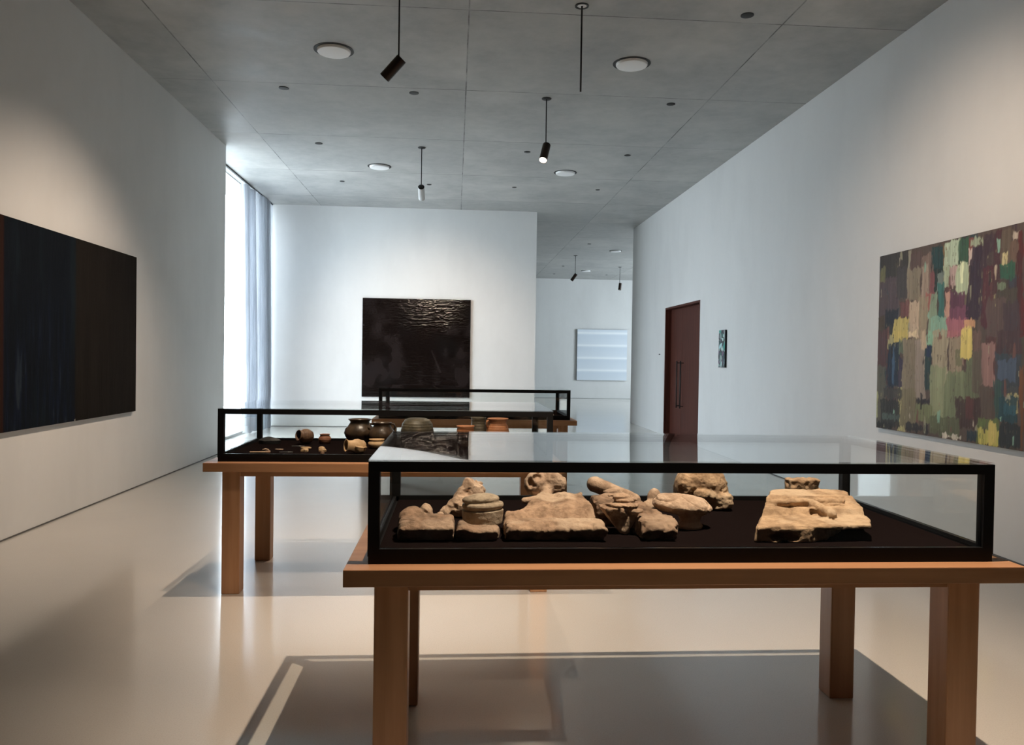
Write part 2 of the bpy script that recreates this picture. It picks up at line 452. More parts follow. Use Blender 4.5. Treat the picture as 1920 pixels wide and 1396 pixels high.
pendant(1.12, 4.8, (.75, .25, -.62), 'dark spotlight hanging overhead, tipped towards the many-coloured painting', .25, 4.33, power=PW['L3'], cone=74, blend=1, aim=(4.44, 6.6, 2.2))
t = thing('ceiling_rod', 'bare thin dark rod hanging from a ring at the top of the picture', 'ceiling fitting', (1.145, 7.36, HC))
n = 40; bm = bmesh.new(); A = []
for rr, z in ((.065, 0), (.065, -.008), (.046, -.008), (.046, 0)):
    A.append([bm.verts.new((rr*math.cos(2*PI*i/n), rr*math.sin(2*PI*i/n), z)) for i in range(n)])
for q in range(4):
    P, Q = A[q], A[(q+1) % 4]
    for i in range(n): bm.faces.new((P[i], P[(i+1) % n], Q[(i+1) % n], Q[i]))
obj('ring', bm, M['dark'], t)
obj('rod', tube(bmesh.new(), (0, 0, 0), (0, 0, 4.08-HC), .0085, 12), M['dark'], t, True)
bm = bmesh.new(); lathe(bm, [(.0455, 0), (.0455, -.003), (.004, -.004)], 32); obj('cover', bm, M['diffuser'], t)

# ------------------------------------------------------------------ tables and glass cases
TW, TD, TZ, TB = 2.3075, 1.177, .8674, .0564
LX, LW, LY = .0897, .1143, .105
def make_table(loc, label):
    t = thing('display_table', label, 'table', loc, group='wooden display tables')
    obj('tabletop', box(0, TW, 0, TD, TZ-TB, TZ, bev=.003), M['wood_x'], t)
    zb = TZ-TB
    for x in (LX, TW-LX-LW):
        for y in (LY, TD-LY-LW): obj('leg', box(x, x+LW, y, y+LW, 0, zb, bev=.006), M['wood_z'], t)
    for y in (LY+.012, TD-LY-.042): obj('apron', box(LX+LW, TW-LX-LW, y, y+.03, zb-.045, zb), M['wood_x'], t)
    for x in (LX+.012, TW-LX-.042): obj('apron', box(x, x+.03, LY+LW, TD-LY-LW, zb-.045, zb), M['wood_y'], t)
    return t
T1 = (-.3497, 2.5328, 0); T2 = (-1.584, 5.077, 0); T3 = (-.9169, 8.7954, 0)
tb = make_table(T1, 'wooden table under the nearest display case, at lower right')
dup(tb, T2, 'wooden table under the middle display case, left of centre')
dup(tb, T3, 'wooden table under the farthest display case')
IX, IY, CH = .07, .07, .346
def make_case(loc, label):
    w, dp = TW-2*IX, TD-2*IY
    t = thing('display_case', label, 'display case', loc, group='black framed glass display cases')
    P = .038; g = .006
    obj('base', box(.002, w-.002, .002, dp-.002, 0, .026), M['black'], t)
    obj('lining', box(.03, w-.03, .03, dp-.03, .026, .0326), M['felt'], t)
    bm = bmesh.new()
    for a in ((0, w, 0, .02), (0, w, dp-.02, dp), (0, .02, .02, dp-.02), (w-.02, w, .02, dp-.02)): bx(bm, *a, .026, .05)
    obj('bottom_rail', bm, M['black'], t)
    for x in (0, w-P):
        for y in (0, dp-P): obj('post', box(x, x+P, y, y+P, .05, CH-g), M['black'], t)
    for y in (0, dp-.02): obj('top_rail', box(P, w-P, y, y+.02, CH-g-.034, CH-g), M['black'], t)
    for x in (0, w-.02): obj('top_rail', box(x, x+.02, P, dp-P, CH-g-.034, CH-g), M['black'], t)
    e = .008
    obj('glass_pane', box(P, w-P, e, e+g, .05, CH-g-.034), M['glass'], t)
    obj('glass_pane', box(P, w-P, dp-e-g, dp-e, .05, CH-g-.034), M['glass'], t)
    obj('glass_pane', box(e, e+g, P, dp-P, .05, CH-g-.034), M['glass'], t)
    obj('glass_pane', box(w-e-g, w-e, P, dp-P, .05, CH-g-.034), M['glass'], t)
    # the wide lid sags a few millimetres under its own weight
    bm = bmesh.new(); nx_, ny_ = 60, 30; lay = []
    for top in (0, 1):
        G = [[bm.verts.new((w*i/nx_, dp*j/ny_, CH-(0 if top else g-.0005)-.0032*(1-(2*i/nx_-1)**4)*(1-(2*j/ny_-1)**2))) for i in range(nx_+1)] for j in range(ny_+1)]
        lay.append(G)
        for j in range(ny_):
            for i in range(nx_):
                q = (G[j][i], G[j][i+1], G[j+1][i+1], G[j+1][i]); bm.faces.new(q if top else q[::-1]).smooth = True
    b0, b1 = lay
    for j in range(ny_):
        for i in (0, nx_): bm.faces.new((b0[j][i], b0[j+1][i], b1[j+1][i], b1[j][i]))
    for i in range(nx_):
        for j in (0, ny_): bm.faces.new((b0[j][i], b0[j][i+1], b1[j][i+1], b1[j][i]))
    o = obj('glass_lid', bm, M['glass'], t)
    try: o.data.set_sharp_from_angle(angle=math.radians(40))
    except Exception: pass
    return t
def cl(T): return (T[0]+IX, T[1]+IY, TZ)
cs = make_case(cl(T1), 'nearest black framed glass case holding carved stone fragments')
dup(cs, cl(T2), 'middle black framed glass case holding old clay pots')
dup(cs, cl(T3), 'farthest black framed glass case, below the black painting')
ZF = TZ+.0326
# ------------------------------------------------------------------ numeric noise
def _hash(ix, iy, iz, seed):
    h = (ix.astype(np.int64)*374761393+iy.astype(np.int64)*668265263+iz.astype(np.int64)*2147483647+seed*974634777) & 0xffffffff
    h = ((h ^ (h >> 13))*1274126177) & 0xffffffff
    h = (h ^ (h >> 16)) & 0xffff
    return h/65535.0
def vnoise(x, y, z, seed=0):
    ix, iy, iz = np.floor(x), np.floor(y), np.floor(z)
    fx, fy, fz = x-ix, y-iy, z-iz
    fx, fy, fz = (f*f*(3-2*f) for f in (fx, fy, fz)); r = 0
    for a in (0, 1):
        for b in (0, 1):
            for c in (0, 1):
                w = (fx if a else 1-fx)*(fy if b else 1-fy)*(fz if c else 1-fz)
                r = r+w*_hash(ix+a, iy+b, iz+c, seed)
    return r*2-1
def fbm(x, y, z, s, o=3, seed=0):
    r = 0; a = 1; t = 0
    for i in range(o):
        r = r+a*vnoise(x*s, y*s, z*s, seed+i*17); t += a; a *= .5; s *= 2.1
    return r/t
def fb2(x, y, sx, sy, o=3, seed=0): return fbm(x*sx, y*sy, np.zeros_like(x)+.37, 1, o, seed)

# ------------------------------------------------------------------ paintings
def panel(name, W, H, step, painter, thick, mat, O, U, V, N, label, cat='painting', edge=None):
    nx, nz = max(2, int(W/step)), max(2, int(H/step))
    u, v = np.meshgrid(np.linspace(0, W, nx+1), np.linspace(0, H, nz+1))
    col, hgt, gl = painter(u, v)
    O, U, V, N = (np.array(a, float) for a in (O, U, V, N))
    P = O+u[..., None]*U+v[..., None]*V+(thick+hgt)[..., None]*N
    n = (nx+1)*(nz+1); vs = P.reshape(-1, 3)
    idx = np.arange(n).reshape(nz+1, nx+1)
    q = np.stack([idx[:-1, :-1], idx[:-1, 1:], idx[1:, 1:], idx[1:, :-1]], -1).reshape(-1, 4)
    ring = np.concatenate([idx[0, :], idx[1:, -1], idx[-1, -2::-1], idx[-2:0:-1, 0]])
    uu, vv = u.reshape(-1)[ring], v.reshape(-1)[ring]
    front2 = O+uu[:, None]*U+vv[:, None]*V+(thick+hgt.reshape(-1)[ring])[:, None]*N
    back = O+uu[:, None]*U+vv[:, None]*V
    R = len(ring); vs = np.concatenate([vs, front2, back])
    s = [(n+i, n+R+i, n+R+(i+1) % R, n+(i+1) % R) for i in range(R)]
    me = bpy.data.meshes.new(name)
    me.from_pydata(vs.tolist(), [], q.tolist()+s+[tuple(range(n+2*R-1, n+R-1, -1))])
    bmm = bmesh.new(); bmm.from_mesh(me); bmesh.ops.recalc_face_normals(bmm, faces=bmm.faces[:]); bmm.to_mesh(me); bmm.free()
    ca = me.color_attributes.new('paint', 'FLOAT_COLOR', 'POINT')
    c4 = np.ones((len(vs), 4)); c4[:n, :3] = col.reshape(-1, 3)
    ec = col.reshape(-1, 3)[ring]*.7 if edge is None else np.tile(edge, (R, 1))
    c4[n:n+R, :3] = ec; c4[n+R:, :3] = ec
    ca.data.foreach_set('color', c4.astype(np.float32).ravel())
    g = me.attributes.new('gloss', 'FLOAT', 'POINT'); gg = np.full(len(vs), .7); gg[:n] = gl.reshape(-1)
    g.data.foreach_set('value', gg.astype(np.float32))
    sm = np.zeros(len(me.polygons), bool); sm[:len(q)] = True
    me.polygons.foreach_set('use_smooth', sm)
    me.materials.append(mat); o = bpy.data.objects.new(name, me); C.objects.link(o)
    return tag(o, label, cat)

STROKES = [
(7.85,7.34,7.84,7.32,2.68,2.38,'3a3632'),(7.86,7.50,7.86,7.50,2.44,2.05,'55474a'),(7.85,7.76,7.85,7.76,2.55,2.40,'6d6a48'),
(7.55,7.37,7.52,7.35,2.53,2.20,'453f3e'),(7.35,7.13,7.34,7.12,2.63,2.47,'5a4640'),(7.35,7.30,7.37,7.32,2.66,2.45,'8a8470'),
(7.36,7.15,7.35,7.14,2.48,2.18,'807560'),(7.14,6.95,7.13,6.93,2.59,2.21,'7a6458'),(7.12,7.02,7.11,7.01,2.49,2.15,'93816f'),
(6.99,6.91,7.00,6.92,2.41,2.21,'7d4a4c'),(6.99,6.81,6.95,6.78,2.65,2.42,'1d4040'),(6.93,6.79,6.92,6.78,2.43,2.23,'24342f'),
(6.81,6.75,6.80,6.74,2.65,2.30,'7a5f38'),(6.78,6.57,6.79,6.59,2.66,2.44,'a4b69c'),(6.79,6.71,6.78,6.70,2.46,2.25,'97a487'),
(6.59,6.46,6.58,6.45,2.65,2.42,'34573f'),(6.46,6.37,6.46,6.37,2.65,2.52,'7a4238'),(6.43,6.28,6.43,6.28,2.64,2.57,'8f9a80'),
(6.71,6.59,6.70,6.58,2.44,2.26,'a88f88'),(6.60,6.43,6.63,6.46,2.44,2.17,'a3b290'),(6.45,6.38,6.45,6.39,2.57,2.41,'b8a59a'),
(6.56,6.51,6.56,6.51,2.44,2.28,'c8d0a8'),(6.76,6.69,6.77,6.70,2.22,1.96,'b98e7a'),(6.70,6.49,6.69,6.48,2.21,1.97,'5e3248'),
(6.69,6.42,6.69,6.41,2.07,1.90,'713f55'),(6.40,6.19,6.48,6.26,2.56,1.96,'3a2635'),(6.26,6.04,6.29,6.06,2.65,2.34,'432f35'),
(6.26,6.11,6.28,6.13,2.38,1.88,'55272f'),(6.12,6.04,6.14,6.06,2.66,2.14,'4a2a2e'),(6.05,5.90,6.06,5.91,2.65,2.36,'5e5142'),
(6.02,5.97,6.03,5.98,2.47,2.36,'b3a878'),(5.91,5.85,5.91,5.84,2.62,2.55,'a99c8c'),(5.94,5.85,5.93,5.85,2.55,2.37,'6a5444'),
(5.85,5.81,5.82,5.78,2.62,1.79,'5a1c17'),(5.87,5.81,5.85,5.79,2.45,1.79,'4c2420'),(6.08,5.85,6.09,5.86,2.18,1.99,'4c4438'),
(6.06,5.89,6.05,5.89,2.38,2.25,'2c5a44'),(6.08,5.98,6.08,5.98,2.23,2.17,'6c7a60'),(6.20,5.98,6.20,5.98,2.10,1.80,'5c4a44'),
(6.02,5.83,6.01,5.82,2.06,1.79,'4a393c'),(6.89,6.79,6.88,6.78,2.40,2.23,'6c7870'),(6.88,6.77,6.87,6.76,2.29,1.97,'2f6862'),
(7.00,6.87,7.01,6.88,2.21,1.82,'7f9378'),(6.97,6.74,6.97,6.73,2.00,1.82,'7aa08a'),(7.06,6.96,7.09,6.99,2.23,2.06,'96594f'),
(7.17,7.01,7.18,7.02,2.20,1.83,'8f8268'),(7.33,7.16,7.32,7.15,2.17,1.83,'b19b80'),(7.48,7.33,7.47,7.32,2.18,2.01,'6f4340'),
(7.75,7.50,7.74,7.49,2.11,1.84,'262a33'),(7.57,7.32,7.60,7.35,2.01,1.84,'b3a352'),(7.86,7.76,7.85,7.75,2.05,1.85,'4c3f30'),
(6.74,6.47,6.73,6.46,1.97,1.81,'9a5a66'),(6.49,6.35,6.49,6.35,1.95,1.88,'bc8e62'),(6.53,6.38,6.53,6.38,1.89,1.81,'c4b05a'),
(7.88,7.68,7.89,7.69,1.90,1.52,'573a3a'),(7.89,7.71,7.88,7.70,1.54,0.95,'59564a'),(7.90,7.85,7.90,7.85,1.28,1.01,'95966a'),
(7.57,7.32,7.59,7.35,1.89,1.78,'b8a54e'),(7.32,7.19,7.32,7.19,1.88,1.82,'c9b58e'),(7.67,7.47,7.69,7.48,1.78,1.33,'1b2a3c'),
(7.59,7.56,7.59,7.56,1.74,1.35,'3c5872'),(7.48,7.40,7.48,7.40,1.63,1.33,'3a3048'),(7.48,7.36,7.48,7.36,1.81,1.66,'5a6650'),
(7.41,7.03,7.41,7.04,1.81,1.24,'80745e'),(7.22,7.05,7.19,7.02,1.80,1.23,'8a7c70'),(7.43,7.18,7.43,7.18,1.32,0.95,'736a4f'),
(7.73,7.42,7.73,7.41,1.32,1.21,'42403c'),(7.80,7.44,7.78,7.43,1.20,0.93,'33322f'),(7.76,7.44,7.75,7.44,1.06,1.00,'4c5a52'),
(7.04,6.94,7.04,6.93,1.74,1.33,'233c3c'),(7.04,6.95,7.03,6.95,1.74,1.63,'20304c'),(7.01,6.88,7.06,6.92,1.87,1.74,'7faa8c'),
(7.12,7.04,7.11,7.03,1.88,1.71,'b09a7c'),(6.93,6.70,6.93,6.70,1.87,1.36,'9a8f74'),(6.96,6.71,6.95,6.70,1.55,0.97,'838a66'),
(6.69,6.52,6.68,6.51,1.81,1.47,'8f8068'),(6.72,6.56,6.72,6.56,1.86,1.81,'a06064'),(6.59,6.50,6.60,6.50,1.70,1.55,'6c6a4c'),
(6.73,6.44,6.75,6.46,1.50,1.09,'6f7857'),(6.53,6.38,6.53,6.38,1.85,1.61,'c2b154'),(6.36,6.27,6.36,6.27,1.85,1.63,'6b5448'),
(6.46,6.28,6.45,6.27,1.61,1.28,'636a4c'),(6.26,6.10,6.26,6.10,1.75,1.38,'8a6860'),(6.37,6.26,6.36,6.24,1.68,1.33,'5c5244'),
(6.27,6.09,6.27,6.09,1.39,1.12,'56493e'),(6.58,6.25,6.57,6.24,1.28,1.01,'45302a'),(6.46,6.34,6.45,6.34,1.28,1.10,'5a3530'),
(6.10,5.80,6.08,5.79,1.66,1.33,'3b4148'),(6.05,5.85,6.05,5.85,1.61,1.44,'465468'),(6.07,5.80,6.07,5.80,1.84,1.65,'4b3536'),
(6.10,6.01,6.08,5.98,1.44,1.13,'365048'),(6.04,5.82,6.03,5.82,1.31,1.11,'24444c'),(5.98,5.84,5.98,5.84,1.25,1.17,'2c5560'),
(5.96,5.89,5.96,5.89,1.33,1.29,'8c8c7c'),(6.29,6.02,6.28,6.01,1.12,0.91,'5c6a38'),(6.28,6.03,6.27,6.03,1.03,0.90,'a8a044'),
(6.16,6.07,6.15,6.06,1.09,0.91,'b4a450'),(6.01,5.78,6.01,5.77,1.11,0.91,'2a2e2e'),(5.80,5.77,5.78,5.75,1.56,0.91,'6d4420'),
(7.18,6.90,7.17,6.90,1.19,1.02,'6f744e'),(7.18,6.96,7.18,6.96,1.24,1.19,'302c32'),(7.34,6.98,7.34,6.97,1.00,0.92,'2f2c2e'),
(6.95,6.52,6.94,6.52,1.09,0.93,'585c42'),(6.75,6.49,6.75,6.49,0.94,0.91,'b8b0a0'),(6.42,6.30,6.42,6.30,1.01,0.91,'26343c'),
(7.85,7.56,7.85,7.56,0.96,0.90,'2b2b28')
]
GAIN = 1.2
def paint_colour(u, v):
    # u runs along -y from y = 7.87, v upward from z = .899
    Y = 7.87-u; Z = v+.899
    col = np.zeros(u.shape+(3,)); col[:] = np.array(lin('56483f'))
    pal = [lin(c) for c in ('5a4640', '4a4338', '6b5d4a', '55302f', '3b4148', '6f7656', '8a7260', '24444c', 'a8a06a', '3a2635')]
    hgt = np.zeros(u.shape)
    st = fb2(u, v, 90, 3.0, 3, 5); st2 = fb2(u, v, 220, 10, 2, 9)
    r = random.Random(11)
    U0, V0, Y0_, Z0_ = u, v, Y, Z; NZ, NX = u.shape[0]-1, u.shape[1]-1
    def stroke(a0, a1, b0, b1, z1, z0, c, al=.93):
        nonlocal col, hgt
        zA, zB = .899+0.0, .899+1.777
        j0 = int(np.clip((z0-.1-.899)/1.777*(NZ), 0, NZ)); j1 = int(np.clip((z1+.1-.899)/1.777*NZ+2, 0, NZ+1))
        i0 = int(np.clip((7.87-max(a0, b0)-.05)/3.3*NX, 0, NX)); i1 = int(np.clip((7.87-min(a1, b1)+.05)/3.3*NX+2, 0, NX+1))
        if j1 <= j0+1 or i1 <= i0+1: return
        sl = (slice(j0, j1), slice(i0, i1)); u, v, Y, Z = U0[sl], V0[sl], Y0_[sl], Z0_[sl]
        t = np.clip((z1-Z)/max(z1-z0, .01), 0, 1)
        L = a0+(b0-a0)*t; Rr = a1+(b1-a1)*t
        sd = r.randint(0, 9999); w = max(L-Rr, .01) if np.isscalar(L) else np.maximum(L-Rr, .01)
        en = fb2(u, v, 14, 9, 3, sd)*.03; ev = fb2(u, v, 38, 3, 3, sd+1)*.045
        d = np.minimum(np.minimum(L-Y, Y-Rr)+en, np.minimum(z1-Z, Z-z0)+ev)
        mk = np.clip(d/.006+.5, 0, 1)*al
        mk = mk*np.where(fb2(u, v, 120, 14, 2, sd+3) > .42, .35, 1)
        k = np.array(c)[None, None]*(1+.28*fb2(u, v, 70, 2.2, 3, sd+2)[..., None])
        col[sl] = col[sl]*(1-mk[..., None])+k*mk[..., None]
        hgt[sl] = hgt[sl]*(1-mk*.6)+mk*(.0016+.0012*fb2(u, v, 130, 5, 2, sd+4))
    for i in range(90):          # the ground layer, and the part past the edge of view
        y = r.uniform(4.4, 7.9); z = r.uniform(.85, 2.6); w = r.uniform(.04, .18); h = r.uniform(.2, .7)
        stroke(y, y-w, y+r.uniform(-.03, .03), y-w, min(2.68, z+h), z, r.choice(pal), .8)
    for s in STROKES: stroke(*s[:6], lin(s[6]))
    for i in range(70):          # small flicks of thick pale and dark paint
        y = r.uniform(4.4, 7.9); z = r.uniform(.9, 2.6); w = r.uniform(.006, .03); h = r.uniform(.02, .16)
        stroke(y, y-w, y, y-w, z+h, z, r.choice([lin('a99b84'), lin('2b2a2a'), lin('8f8c70'), lin('6f4a40'), lin('7aa08a')]), .85)
    lum = col.mean(-1, keepdims=True); col = col*.78+lum*.22; col = 1.15*col**1.12
    col = np.clip(col*GAIN*(1+.22*st[..., None]+.1*st2[..., None]), .004, .9)
    return col, hgt+.0006*st, np.full(u.shape, .42)
panel('painting', 3.3, 1.777, .0075, paint_colour, .05, m_attr('impasto oil paint', .45, True, (90, 90, 9), .14),
      (XR-.001, 7.87, .899), (0, -1, 0), (0, 0, 1), (-1, 0, 0),
      'large abstract painting of many-coloured vertical strokes on the right wall')

def paint_dark(u, v):
    # u runs along +y from y = 5.05
    Y = 5.05+u; Z = .898+v
    s1 = fb2(u, v, 26, 2.2, 4, 3); s2 = fb2(u, v, 7, 1.3, 3, 8); s3 = fb2(u, v, 110, 6, 2, 12)
    left = np.array([.0035, .0055, .009]); deep = np.array([.006, .010, .024]); tealy = np.array([.007, .013, .018])
    a = np.clip((s1+.1)*1.6, 0, 1)[..., None]*np.clip((2.3-Z)/1.0, .1, 1)[..., None]
    c = left*(1-a)+deep*a
    b = np.clip((s2-.12)*3, 0, 1)[..., None]; c = c*(1-b*.5)+tealy*b*.5
    fl = np.clip((s1-.33)*8, 0, 1)[..., None]*np.clip((1.9-Z)/.8, 0, 1)[..., None]; c = c*(1-fl)+np.array([.018, .026, .034])*fl
    rt_ = np.array([.0095, .0078, .0062])*(1+.35*s1[..., None]+.25*s2[..., None])
    k = np.clip((Y-(7.80+.008*fb2(u, v, 3, 9, 2, 4)))/.012+.5, 0, 1)[..., None]
    c = c*(1-k)+rt_*k
    w = np.clip((6.60-Y)/.02+.5, 0, 1)[..., None]; c = c*(1-w)+np.array([.022, .009, .006])*w
    drip = (np.abs(Y-7.80) < .012) & (Z < .93+.07*vnoise(Y*0+3, Y*0, Y*0))
    c = np.where(drip[..., None], np.array([.25, .24, .22]), c)
    return np.clip(c, .002, 1), .001*s1+.0007*s3, np.full(u.shape, .6)
panel('painting', 4.187, 1.752, .012, paint_dark, .05, m_attr('matt dark oil paint', .8, True, (60, 60, 7), .06),
      (XL+.001, 5.05, .898), (0, 1, 0), (0, 0, 1), (1, 0, 0),
      'large dark painting in blue-black and brown-black fields on the left wall')

def paint_black(u, v):
    wx = fb2(u, v, 2.2, 2.2, 3, 21)*.18
    rid = fb2(u+wx, v+.25*wx, 4, 40, 3, 22); fine = fb2(u, v, 26, 90, 3, 23); pt = fb2(u, v, 2.1, 1.7, 4, 24)
    cr = fb2(u, v, 16, 22, 3, 29)
    amt = np.clip((pt+.28)*2.2, .05, 1)
    amt = np.maximum(amt, np.clip(1.25-np.abs(u-1.2)/.75, 0, 1)*np.clip((v-1.15)/.5, 0, 1)*(.75+.5*cr))
    h = amt*(.0065*np.abs(rid)+.002*fine)+.004*np.abs(cr)*np.clip(amt*1.4-.4, 0, 1)*np.clip((v-.9)/.5, .15, 1)
    g = np.clip(-(pt+.02)*2.2, 0, 1)
    base = np.array([.005, .0030, .0026])[None, None]*(1-g[..., None])+np.array([.004, .003, .003])*g[..., None]
    pb = np.clip((fb2(u, v, 2.6, 1.9, 4, 61)-.12)*4, 0, 1)*np.clip(1.6-v*.5, 0, 1)
    base = base*(1+.3*fine[..., None])+pb[..., None]*np.array([.008, .0062, .0062])
    sc = np.clip(1-np.abs((u-1.55)-(1.0-v)*.42)/.035, 0, 1)*((v > .55) & (v < 1.05)); base = base+sc[..., None]*np.array([.010, .008, .0075])*(1+fine[..., None])
    return np.clip(base, .002, 1), h, (.11+.06*g)
panel('painting', 2.39, 2.19, .0105, paint_black, .045, m_attr('thick glossy black paint', .25, True, (16, 16, 80), .32, True, .3),
      (-2.058, YB-.001, .679), (1, 0, 0), (0, 0, 1), (0, -1, 0),
      'square black painting with glossy ridged paint on the rear white wall', edge=(.006, .005, .005))

def paint_pale(u, v):
    t = v/2.11
    f = (t*4.15+.35) % 1.0
    k = np.clip(np.exp(-((f-.14)/.10)**2)*.65+.35*(1-f)*(f > .12), 0, 1)[..., None]
    c = np.array([.56, .63, .71])*(1-k)+np.array([.82, .86, .90])*k
    return c, np.zeros(u.shape), np.full(u.shape, .5)
pp = panel('painting', 2.07, 2.08, .02, paint_pale, .07, m_attr('pale banded paint', .5, False), (4.98, YF-.012, .75), (1, 0, 0), (0, 0, 1), (0, -1, 0),
      'square pale blue painting with soft white bands in the far gallery', edge=(.05, .06, .07))

def paint_strip(u, v):
    col = np.zeros(u.shape+(3,)); col[:] = (.02, .025, .03); r = random.Random(4)
    pal = [(.015, .05, .05), (.06, .3, .26), (.5, .7, .66), (.02, .02, .03), (.05, .03, .05), (.12, .08, .13), (.3, .4, .38), (.02, .06, .07), (.05, .16, .14)]
    def dab(cx, cy, a, b, th, c, sd):
        nonlocal col
        x = (u-cx)*math.cos(th)+(v-cy)*math.sin(th); y = -(u-cx)*math.sin(th)+(v-cy)*math.cos(th)
        d = 1-np.sqrt((x/a)**2+(y/b)**2)+.35*fb2(u, v, 30, 30, 2, sd)
        k = np.clip(d*8, 0, 1)[..., None]; col = col*(1-k)+np.array(c)*k
    for i in range(60):
        dab(r.uniform(0, .30), r.uniform(0, .62), r.uniform(.02, .09), r.uniform(.02, .06), r.uniform(0, 3), r.choice(pal), i)
    for a in ((.30, .37, .10, .06, 1.0, (.07, .36, .31)), (.10, .36, .09, .035, .5, (.42, .66, .70)), (.32, .43, .05, .035, 1.5, (.45, .62, .58)), (.18, .30, .04, .05, 1.2, (.55, .72, .68)),
              (.08, .52, .05, .05, 1.2, (.22, .28, .28)), (.28, .55, .03, .09, .3, (.3, .36, .36)), (.2, .24, .06, .04, .9, (.16, .09, .16)), (.3, .1, .03, .09, 2.7, (.2, .27, .3)), (.1, .11, .05, .03, .6, (.25, .33, .33))):
        dab(*a, 77)
    return col, .003*fb2(u, v, 20, 20, 2, 3), np.full(u.shape, .35)
panel('painting', .30, .62, .006, paint_strip, .035, m_attr('thick teal paint', .35, True, (40, 40, 40), .5, True), (XR-.001, 12.87, 1.47), (0, -1, 0), (0, 0, 1), (-1, 0, 0),
      'small narrow dark teal and violet painting right of the door', edge=(.01, .011, .014))

# ------------------------------------------------------------------ broken stones: iso-surfaces of solid shapes
def nets(fn, lo, hi, h):
    xs, ys, zs = (np.arange(lo[i], hi[i]+h, h) for i in range(3))
    X, Y, Z = np.meshgrid(xs, ys, zs, indexing='ij'); F = fn(X, Y, Z)
    for ax in range(3):
        sl = [slice(None)]*3
        for e in (0, -1): sl[ax] = e; F[tuple(sl)] = np.maximum(F[tuple(sl)], h)
    n = np.array(F.shape)-1
    acc = np.zeros(tuple(n)+(3,)); cnt = np.zeros(tuple(n))
    cs_ = [(a, b, c) for a in (0, 1) for b in (0, 1) for c in (0, 1)]
    S = lambda o: F[o[0]:o[0]+n[0], o[1]:o[1]+n[1], o[2]:o[2]+n[2]]
    for a in cs_:
        for ax in range(3):
            if a[ax]: continue
            b = list(a); b[ax] = 1
            fa, fb = S(a), S(b); mk = (fa < 0) != (fb < 0)
            t = np.where(mk, fa/np.where(fa == fb, 1, fa-fb), 0)
            for k in range(3):
                acc[..., k] += np.where(mk, a[k]+(t if k == ax else 0), 0)
            cnt += mk
    act = cnt > 0; ids = -np.ones(tuple(n), int); ids[act] = np.arange(act.sum())
    ij = np.argwhere(act); vv = (ij+acc[act]/cnt[act][:, None])*h+np.array([xs[0], ys[0], zs[0]])
    faces = []
    for ax in range(3):
        o1, o2 = [(1, 2), (2, 0), (0, 1)][ax]
        A = np.moveaxis(F, (ax, o1, o2), (0, 1, 2)); I = np.moveaxis(ids, (ax, o1, o2), (0, 1, 2))
        fa, fb = A[:-1, 1:-1, 1:-1], A[1:, 1:-1, 1:-1]; mk = (fa < 0) != (fb < 0)
        q = np.stack([I[:, :-1, :-1][mk], I[:, 1:, :-1][mk], I[:, 1:, 1:][mk], I[:, :-1, 1:][mk]], -1)
        inv = fa[mk] > 0; q[inv] = q[inv][:, ::-1]; faces.append(q)
    f = np.concatenate(faces); f = f[(f >= 0).all(1)]
    me = bpy.data.meshes.new('stone'); me.from_pydata(vv.tolist(), [], f.tolist()); me.update(); return me
def sph(X, Y, Z, c, r):
    r = np.array(r, float)*np.ones(3); k = np.sqrt(((X-c[0])/r[0])**2+((Y-c[1])/r[1])**2+((Z-c[2])/r[2])**2)
    return (k-1)*r.min()
def cap(X, Y, Z, a, b, r0, r1=None, flat=1):
    a, b = np.array(a, float), np.array(b, float); d = b-a; L = (d*d).sum(); r1 = r0 if r1 is None else r1
    t = np.clip(((X-a[0])*d[0]+(Y-a[1])*d[1]+(Z-a[2])*d[2])/L, 0, 1)
    return np.sqrt((X-a[0]-t*d[0])**2+(Y-a[1]-t*d[1])**2+((Z-a[2]-t*d[2])/flat)**2)-(r0+(r1-r0)*t)
def cyl(X, Y, Z, a, b, r):
    a, b = np.array(a, float), np.array(b, float); d = b-a; L = np.sqrt((d*d).sum()); d = d/L
    t = (X-a[0])*d[0]+(Y-a[1])*d[1]+(Z-a[2])*d[2]
    rad = np.sqrt(np.maximum((X-a[0]-t*d[0])**2+(Y-a[1]-t*d[1])**2+(Z-a[2]-t*d[2])**2, 0))
    return np.maximum(rad-r, np.maximum(-t, t-L))
def bxs(X, Y, Z, c, s, ang=0, rd=.004, tilt=0):
    x, y, z = X-c[0], Y-c[1], Z-c[2]; ca, sa = math.cos(ang), math.sin(ang)
    x, y = x*ca+y*sa, -x*sa+y*ca
    ct, st = math.cos(tilt), math.sin(tilt); x, z = x*ct+z*st, -x*st+z*ct
    q = [np.abs(a)-b/2+rd for a, b in zip((x, y, z), s)]
    out = np.sqrt(sum(np.maximum(a, 0)**2 for a in q)); return out+np.minimum(np.maximum(np.maximum(q[0], q[1]), q[2]), 0)-rd
def smin(a, b, k):
    h = np.clip(.5+.5*(b-a)/k, 0, 1); return b*(1-h)+a*h-k*h*(1-h)
def smax(a, b, k): return -smin(-a, -b, k)
def poly(X, Y, P):
    P = np.array(P, float); n = len(P); d = np.full(X.shape, 1e9); s = np.ones(X.shape)
    for i in range(n):
        a, b = P[i], P[i-1]; e = b-a; wx, wy = X-a[0], Y-a[1]
        t = np.clip((wx*e[0]+wy*e[1])/(e@e), 0, 1); d = np.minimum(d, (wx-t*e[0])**2+(wy-t*e[1])**2)
        c1 = Y >= a[1]; c2 = Y < b[1]; c3 = e[0]*wy > e[1]*wx
        fl = (c1 & c2 & c3) | (~c1 & ~c2 & ~c3); s = np.where(fl, -s, s)
    return s*np.sqrt(d)
